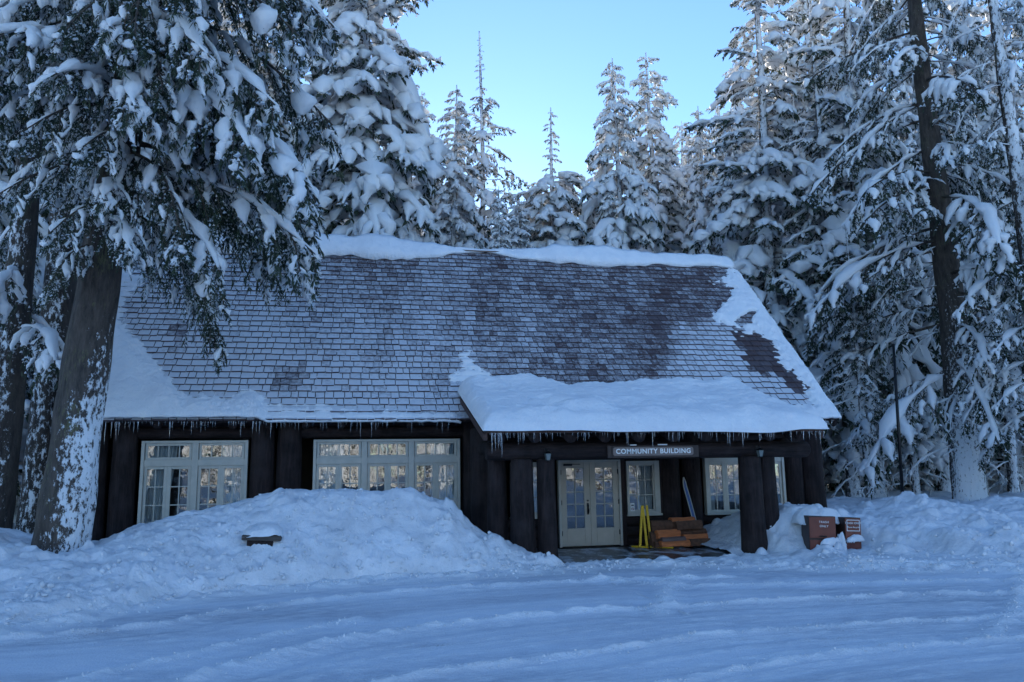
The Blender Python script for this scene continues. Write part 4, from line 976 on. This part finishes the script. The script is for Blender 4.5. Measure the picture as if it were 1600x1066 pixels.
def make_branch(rng, L=2.6, a0=.12, droop=1.1, ntw=9, twl=.42, sub=0, nb=16, bl=.26, bw=.045, sw=.19, st=.12, psn=.85, nr=6, s_start=.18, wood=.028, bare=False, tdroop=.9, nd=3, ds=.07, dsp=.10):
    fo, sn, wo = Acc(), Acc(), Acc()
    M_ = curve((0, 0, 0), (math.cos(a0), 0, math.sin(a0)), L, droop, 9, .05, rng)
    V, F = tube(M_, np.linspace(wood, wood*.3, 10), 5); wo.add(V, F)
    if not bare:
        fo.add(*blades(M_, int(nb*1.4), bl, bw, rng, .3))
    if rng.random() < psn+.1: sn.add(*snowstrip(M_, sw, st, rng, .12 if not bare else .02, .97, nr+4, 6, .45 if not bare else .3))
    T, A, U_ = frame(M_)
    for k in range(ntw):
        s = s_start+(.97-s_start)*(k+rng.uniform(0, .8))/ntw; s = min(s, .98); sd = 1 if k % 2 else -1
        p = interp(M_, np.array([s]))[0]; t = norm(interp(T, np.array([s])))[0]; a = norm(interp(A, np.array([s])))[0]
        an = rng.uniform(.6, 1.05); d = t*math.cos(an)+a*sd*math.sin(an)+np.array([0, 0, rng.uniform(-.25, .1)])
        Lt = L*twl*(1.05-.6*s)*rng.uniform(.65, 1.25)
        C = curve(p, d, Lt, tdroop*rng.uniform(.6, 1.5), 5, .06, rng)
        if bare or sub: wo.add(*tube(C, np.linspace(wood*.45, wood*.15, 6), 4))
        if not bare: fo.add(*blades(C, nb, bl, bw, rng)); sn.add(*dabs(C, nd, ds, dsp, rng))
        if rng.random() < psn: sn.add(*snowstrip(C, sw*rng.uniform(.55, 1.0), st*rng.uniform(.6, 1.05), rng, .05, rng.uniform(.75, .98), nr, 5, .32))
        for q in range(sub):
            s2 = (q+rng.uniform(.2, 1))/(sub+.3); T2, A2, _ = frame(C); p2 = interp(C, np.array([min(s2, .97)]))[0]; t2 = norm(interp(T2, np.array([min(s2, .97)])))[0]; a2 = norm(interp(A2, np.array([min(s2, .97)])))[0]
            d2 = t2*.7+a2*rng.choice([-1, 1])*.7+np.array([0, 0, -rng.uniform(.1, .6)])
            C2 = curve(p2, d2, Lt*rng.uniform(.35, .65), rng.uniform(.8, 1.8), 4, .06, rng); fo.add(*blades(C2, nb, bl, bw, rng, .02, .9)); sn.add(*dabs(C2, nd, ds, dsp, rng))
            if rng.random() < psn*.6: sn.add(*snowstrip(C2, sw*.55, st*.6, rng, .02, rng.uniform(.6, .9), max(4, nr-1), 6, .3))
    return fo.get(), sn.get(), wo.get()
R0 = np.random.default_rng(17)
PB = [make_branch(R0, droop=R0.uniform(.8, 1.5), psn=.95, sw=.27, st=.19, ntw=7, twl=.48, nd=4, nb=14, nr=5) for _ in range(5)]
PB += [make_branch(R0, droop=R0.uniform(.9, 1.7), psn=1.0, sw=.36, st=.25, ntw=6, twl=.5, nd=4, nb=14, nr=5) for _ in range(3)]
PS = [make_branch(R0, L=3.4, droop=R0.uniform(.4, 1.0), ntw=8, twl=.30, psn=.75, sw=.17, st=.13, s_start=.25, nd=4) for _ in range(4)]
PD = [make_branch(R0, L=2.2, a0=.05, droop=R0.uniform(.1, .7), ntw=5, twl=.35, nb=0, psn=.8, sw=.05, st=.055, nr=5, bare=True, wood=.02) for _ in range(4)]
PL = [make_branch(R0, L=4.6, a0=.0, droop=R0.uniform(.5, 1.2), ntw=15, twl=.30, sub=2, nb=14, bl=.20, bw=.024, psn=.5, sw=.19, st=.14, s_start=.25, wood=.05, tdroop=1.6, nd=3, ds=.055, dsp=.08) for _ in range(4)]
PN = [make_branch(R0, L=4.4, a0=.10, droop=R0.uniform(1.2, 2.3), ntw=16, twl=.36, sub=5, nb=30, bl=.165, bw=.0125, psn=.44, sw=.19, st=.14, nr=7, nd=5, ds=.042, dsp=.07, s_start=.12, wood=.05, tdroop=2.3) for _ in range(6)]
def place(acc3, pr, s, az, tilt, pos, roll=0.0):
    ca, sa, ct, st_ = math.cos(az), math.sin(az), math.cos(tilt), math.sin(tilt)
    Rm = np.array([[ca, -sa, 0], [sa, ca, 0], [0, 0, 1]]) @ np.array([[ct, 0, -st_], [0, 1, 0], [st_, 0, ct]])
    for acc, (V, F) in zip(acc3, pr):
        if len(V): acc.add((V*s)@Rm.T+pos, F)
def tree_meshes(name, trunk_pts, trunk_r, specs, mats, trough=.06, tn=12):
    """specs: (proto, scale, azimuth, tilt, pos)"""
    a3 = (Acc(), Acc(), Acc()); V, F = tube(trunk_pts, trunk_r, tn, trough, 7); a3[2].add(V, F)
    for sp in specs: place(a3, *sp)
    out_ = []
    for nm, acc, m, sm in (('crown', a3[0], mats[0], False), ('snow_load', a3[1], mats[1], True), ('trunk', a3[2], mats[2], True)):
        V, F = acc.get(); out_.append((nm, mesh(nm, V, F, m, sm)))
    return out_
def conifer(name, seed, H, rb, z0, Lmax, dz, per, protos, L0, power=.75, top_bare=0.0, dead_to=0.0, gap=0.0, tilt0=-.25):
    rng = np.random.default_rng(seed); zs = np.linspace(0, H, 26); P = np.stack([.12*np.sin(zs*.3+seed), .1*np.cos(zs*.23+seed), zs], -1)
    Rr = rb*(1-zs/H)**.85+.025; Rr[0] *= 1.25
    sp = []; z = z0
    while z < H-.15:
        rel = (z-z0)/(H-z0); Lb = Lmax*(1-rel)**power+.22
        Lb *= .55+.45*sstep(0, .12, rel)
        if rel > 1-top_bare: Lb *= .35
        n_ = max(2, int(round(per*(.7+.3*(1-rel))))); a0 = rng.uniform(0, 7)
        for k in range(n_):
            if rng.random() < gap: continue
            pr = protos[rng.integers(len(protos))]; l = Lb*rng.uniform(.55, 1.3)
            zz = z+rng.uniform(-.2, .2)*dz; pos = np.array([np.interp(zz, zs, P[:, 0]), np.interp(zz, zs, P[:, 1]), zz])
            sp.append((pr, l/L0, a0+k*2*PI/n_+rng.uniform(-.35, .35), tilt0*(1-rel)+.35*rel**2+rng.normal(0, .12), pos))
        z += dz*(1-.45*rel)*rng.uniform(.8, 1.2)
    for k in range(int(dead_to*3.5)):
        zz = rng.uniform(.8, dead_to); sp.append((PD[rng.integers(4)], rng.uniform(.5, 1.2), rng.uniform(0, 7), rng.uniform(-.3, .2), np.array([np.interp(zz, zs, P[:, 0]), np.interp(zz, zs, P[:, 1]), zz])))
    return tree_meshes(name, P, Rr, sp, (M_FOL, M_TSNOW, M_BARK))
VAR = {}
for k in (0, 2): VAR['b%d' % k] = conifer('conifer', 40+k, 20, .26, 2.0, 3.1+.25*k, .52, 4.7, PB, 2.6, .66)
VAR['t0'] = conifer('conifer', 60, 31, .36, 4.0, 4.4, .66, 4.5, PB+PS[:1], 2.6, .7, dead_to=5)
VAR['t1'] = conifer('conifer', 61, 31, .36, 3.0, 3.9, .66, 4.2, PB+PS[:2], 2.6, .7, dead_to=4, gap=.1)
VAR['s0'] = conifer('conifer', 70, 20, .20, 2.5, 3.3, .55, 3.6, PS+PB[:2], 3.0, .8, top_bare=.18, gap=.15, tilt0=-.05)
VAR['s1'] = conifer('conifer', 71, 20, .22, 5.0, 2.2, .5, 3.6, PS+PB[:2], 3.0, .8, top_bare=.12, dead_to=6, gap=.12)
VAR['b4'] = conifer('conifer', 47, 20, .26, 1.5, 3.6, .58, 4.2, PB[3:], 2.6, .62, gap=.12)
VAR['b5'] = conifer('conifer', 48, 20, .22, 3.5, 2.2, .50, 4.0, PB[3:]+PS[:2], 2.6, .9, gap=.15, dead_to=4)
VAR['b3'] = VAR['b4']; VAR['b1'] = VAR['b0']
VAR['f0'] = conifer('conifer', 72, 20, .24, 3.0, 3.5, .5, 4.6, PB, 2.6, .55, top_bare=.22, gap=.08)
rt = random.Random(9); HGT = {'b': 20, 't': 31, 's': 20, 'f': 20}
def put(var, x, y, H, label, group=None, name='conifer_tree', z=0.2, wide=1.0):
    s = H/HGT[var[0]]; wide *= rt.uniform(.88, 1.15)
    t = empty(name, (x, y, z)); t.rotation_euler = (rt.uniform(-.02, .02), rt.uniform(-.02, .02), rt.uniform(0, 6.28)); t.scale = (s*wide, s*wide, s); tag(t, label, 'tree', group)
    for nm, me in VAR[var]:
        c_ = link(nm, me, t)
        if nm != 'trunk': c_['kind'] = 'stuff'
    return t
def put_px(var, px, top, Y_, label, group=None, H=None, wide=1.0):
    b = hitY(px, 400, Y_); x = b[0]
    if H is None: H = hitY(px, top, Y_)[2]-.2
    return put(var, x, Y_, H, label, group, wide=wide)
put_px('t0', 572, 0, 33, 'tall broad snowy conifer whose trunk rises behind the left half of the roof ridge', H=32)
put_px('b1', 705, 128, 37, 'slim snow-plastered conifer just behind the bare part of the ridge')
put_px('s0', 742, 52, 42, 'tall thin sparse conifer with bare twiggy top behind the ridge', wide=.9)
put_px('f0', 866, 165, 38, 'snowy conifer with bare knobbed snow-capped leader behind the ridge')
put_px('b0', 776, 288, 34, 'shortest snow-caked young conifer behind the ridge', wide=.8)
put_px('b2', 817, 306, 37, 'stubby snow-caked conifer beside the bare-tipped tree behind the ridge')
put_px('b2', 965, 93, 36, 'dense pointed conifer with thick white clumps behind the ridge cornice')
put_px('b1', 1038, 84, 43, 'pale fine-textured pointed conifer close behind the thickly clumped one')
put_px('b0', 1110, 168, 40, 'dark narrow conifer behind the right end of the ridge', wide=.8)
put_px('t1', 1198, 0, 33, 'tall snowy conifer with long right-hand boughs beside the roof end', H=29)
put_px('b4', 1150, 190, 35, 'mid-height snow-hung conifer directly behind the roof end')
GR = 'snowy conifers in the woods beyond the right bank'
LR = {'b': 'bushy snow-caked conifer in the dense woods beyond the right snow bank', 's': 'thin sparse conifer with bare lower twigs in the woods beyond the right snow bank', 't': 'very tall straight conifer in the dense woods beyond the right snow bank'}
for (px, Y_, H, v) in [(1290, 39, 35, 't0'), (1335, 31, 33, 't1'), (1255, 37, 25, 'b3'), (1300, 31, 24, 's1'), (1345, 36, 24, 'b4'), (1390, 42, 30, 't1'), (1395, 30, 15, 'b5'), (1330, 27, 11, 's1'), (1440, 33, 29, 't1'), (1455, 44, 30, 't0'), (1490, 36, 24, 's1'), (1545, 33, 30, 't0'), (1560, 40, 28, 'b4'), (1610, 34, 30, 't1'), (1680, 30, 26, 'b0'), (1740, 36, 30, 't0'), (1420, 52, 28, 'b1'), (1500, 54, 28, 'b3'), (1350, 52, 27, 'b2'), (1580, 54, 28, 'b0'), (1300, 58, 26, 'b1'), (1540, 27, 16, 's1'), (1660, 44, 30, 't1')]+[(1250+k*38, 62+(k*7) % 13, 17+(k*5) % 7, 'b%d' % (k % 4)) for k in range(13)]:
    put_px(v, px, 0, Y_, LR[v[0]], GR, H=H)
GL, LL = 'snowy conifers in the shady woods left of the building', 'snow-laden conifer in the shady woods left of the log building'
for (px, Y_, H, v) in [(-60, 25, 26, 't1'), (75, 30, 28, 't0'), (-30, 30, 28, 't1'), (130, 33, 28, 'b3'), (40, 38, 30, 't0'), (-120, 26, 26, 'b0'), (-150, 38, 30, 't1'), (190, 42, 28, 't1')]:
    put_px(v, px, 0, Y_, LL, GL, H=H)
GB, LB_ = 'snowy conifers in the woods behind the building', 'snow-laden conifer in the woods behind the building, partly hidden by nearer trees'
for (px, Y_, top, v) in [(470, 38, 60, 'b2'), (400, 36, -200, 't1'), (320, 38, -150, 't0'), (255, 35, -60, 'b1'), (520, 46, 40, 'b3'), (630, 42, 110, 'b4'), (660, 48, 150, 'b5'), (600, 50, 60, 'b1'), (690, 50, 290, 'b3'), (740, 53, 305, 'b2'), (790, 50, 320, 'b1'), (835, 52, 312, 'b3'), (880, 49, 300, 'b0'), (920, 52, 285, 'b2'), (940, 46, 240, 'b1'), (1000, 50, 230, 'b3'), (1065, 52, 190, 'b2'), (1090, 47, 200, 'b3'), (1140, 50, 160, 'b0'), (1180, 46, 90, 'b2'), (1230, 50, 60, 'b1'), (700, 60, 318, 'b1'), (760, 62, 322, 'b0'), (860, 61, 318, 'b2'), (810, 60, 330, 'b3'), (640, 60, 280, 'b2'), (580, 60, 240, 'b3'), (960, 60, 290, 'b1'), (1050, 62, 260, 'b0'), (900, 66, 310, 'b3'), (725, 68, 322, 'b2')]:
    put_px(v, px, top, Y_, LB_, GB)

# ---- front tree with the leaning trunk
rn = np.random.default_rng(23)
tp = np.array([(-4.96, 15.8, -.1), (-4.93, 15.8, .4), (-4.90, 15.8, 1.0), (-4.82, 15.8, 2.4), (-4.70, 15.8, 4.2), (-4.58, 15.8, 6.0), (-4.40, 15.85, 8.0), (-4.2, 15.9, 11), (-4.05, 15.9, 16), (-4.0, 15.9, 23)])
zz = np.linspace(-.1, 23, 90); tp = np.stack([np.interp(zz, tp[:, 2], tp[:, i]) for i in range(3)], -1)
trr = np.interp(zz, [-.1, .4, 1, 3, 6, 10, 23], [.58, .50, .45, .405, .36, .30, .05])
def trunk_at(z): return np.array([np.interp(z, tp[:, 2], tp[:, 0]), np.interp(z, tp[:, 2], tp[:, 1]), z])
sp = []
def nb_(z, azd, L, tilt=0.0):
    a_ = (azd+180) % 360-180
    if abs(a_) < 45: L = min(L, 4.5)
    sp.append((PN[rn.integers(6)], L/4.4, math.radians(azd), tilt, trunk_at(z)))
for z, az, L, ti in [(7.6, -8, 4.6, .15), (8.6, -25, 5.2, .15), (9.6, 5, 5.4, .1), (10.6, -15, 5.6, .15), (11.8, -30, 5.2, .1), (12.8, 0, 5.0, .1), (8.0, -50, 3.4, .1), (9.2, -70, 3.6, .1), (10.4, -55, 4.2, .1), (11.6, -80, 4.0, .1),
                     (7.0, 25, 3.6, .0), (8.4, 35, 4.2, .1), (9.9, 30, 4.8, .1), (6.9, -100, 2.2, .1), (7.7, -130, 2.6, .1), (8.8, -110, 2.9, .1), (8.2, 178, 2.6, .1), (9.3, 200, 3.0, .1), (10.3, 160, 3.4, .1), (11.2, 215, 3.2, .1), (9.8, -150, 3.0, .1), (7.3, -30, 3.2, .0), (8.3, 10, 3.8, .05), (12.2, -125, 3.6, .1), (11.0, 180, 3.6, .1), (6.6, -60, 2.4, .1), (6.4, -10, 2.8, .1), (9.0, -5, 4.9, .1), (10.0, -35, 5.0, .1), (11.2, 8, 5.4, .1), (7.9, 15, 4.6, .1), (9.4, -45, 4.4, .1), (12.4, -18, 5.4, .1), (6.2, -120, 1.8, .1), (8.1, -85, 2.7, .25), (9.0, -95, 3.0, .25), (10.0, -80, 3.2, .25), (10.9, -105, 3.2, .25), (7.2, -75, 2.4, .2), (11.6, -60, 3.8, .2)]: nb_(z, az, L, ti)
for k in range(11): nb_(rn.uniform(9.8, 13.5), rn.uniform(0, 360), rn.uniform(2.8, 4.6), rn.uniform(0, .25))
for k in range(12): sp.append((PL[rn.integers(4)], rn.uniform(.5, .85), rn.uniform(0, 7), rn.uniform(-.1, .2), trunk_at(rn.uniform(13.5, 22))))
ft = empty('front_fir_tree', (0, 0, 0)); tag(ft, 'huge conifer with leaning snow-flecked trunk and drooping boughs before the roof', 'tree')
for nm, me in tree_meshes('fir', tp, trr, sp, (M_FOLN, M_TSNOW, M_BARK_NEAR), .10, 28): link(nm, me, ft)

# ---- great right-hand tree with snow-plastered trunk, and its neighbour at the border
def long_tree(name, x, y, H, rb, z0, seed, label, bark, lmax=4.6, step=.55, dead=12):
    rg = np.random.default_rng(seed); zz = np.linspace(0, H, 70); P = np.stack([x+.10*np.sin(zz*.25), y+0*zz, zz], -1); Rr = rb*(1-zz/H*.92)**.8; Rr[:3] *= [1.2, 1.1, 1.04]
    sp = []; z = z0
    while z < H-1:
        for k in range(2 if dead and z < 21 else 1):
            l = lmax*(1-((z-z0)/(H-z0))**2*.6)*rg.uniform(.6, 1.15); sp.append((PL[rg.integers(4)], l/4.6, rg.uniform(0, 2*PI), rg.uniform(-.35, .15), np.array([x, y, z])))
        if dead and rg.random() < .6: sp.append((PD[rg.integers(4)], rg.uniform(.6, 1.3), rg.uniform(0, 7), rg.uniform(-.3, .2), np.array([x, y, z+.2])))
        z += step*rg.uniform(.7, 1.3)
    for k in range(dead): sp.append((PD[rg.integers(4)], rg.uniform(.5, 1.2), rg.uniform(0, 7), rg.uniform(-.4, .1), np.array([x, y, rg.uniform(2.2, z0+1)])))
    t = empty(name, (0, 0, 0)); tag(t, label, 'tree')
    for nm, me in tree_meshes(name, P, Rr, sp, (M_FOL, M_TSNOW, bark), .08, 22): link(nm, me, t)
    return t, (x, y, .2)
lt1, base1 = long_tree('old_fir_tree', 20.85, 24.0, 27, .56, 5.2, 5, 'great conifer with white snow-plastered lower trunk rising from the right bank', M_BARK_RIGHT, 5.4, .55)
nx_ = hitY(1592, 300, 21.0); lt2, base2 = long_tree('old_fir_tree', float(nx_[0]), 21.0, 24, .36, 3.6, 6, 'dark-trunked conifer standing to the right of the snow-plastered one', M_BARK, 3.0, .6)

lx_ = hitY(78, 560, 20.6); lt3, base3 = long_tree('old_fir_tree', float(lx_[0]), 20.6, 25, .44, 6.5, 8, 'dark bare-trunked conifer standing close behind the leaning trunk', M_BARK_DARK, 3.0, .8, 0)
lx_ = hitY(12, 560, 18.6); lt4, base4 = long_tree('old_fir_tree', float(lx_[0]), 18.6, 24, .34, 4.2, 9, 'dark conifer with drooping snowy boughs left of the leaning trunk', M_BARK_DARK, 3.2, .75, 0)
# ---- sunlit trees across the clearing, mirrored in the window panes
rb_ = random.Random(2)
for k in range(30):
    put(rb_.choice(['b0', 'b1', 'b2', 'b4', 't1']), -30+k*3.3+rb_.uniform(-1, 1), -49-rb_.choice((0, 4, 8))+rb_.uniform(-1, 1), rb_.uniform(13, 20), 'sunlit snowy conifer across the clearing, mirrored in the window panes', 'sunlit conifers across the clearing')

# ------------------------------------------------------------------ set the roots of world-built things at their bases
def rebase(root, base):
    root.location = base
    inv = Matrix.Translation(base).inverted()
    for c in root.children: c.matrix_parent_inverse = inv
rebase(bld, (3.3, WY, 0)); rebase(sg, (6.47, 16.38, 2.14)); rebase(ft, (-4.93, 15.8, .3)); rebase(lt1, base1); rebase(lt2, base2); rebase(lt3, base3); rebase(lt4, base4)
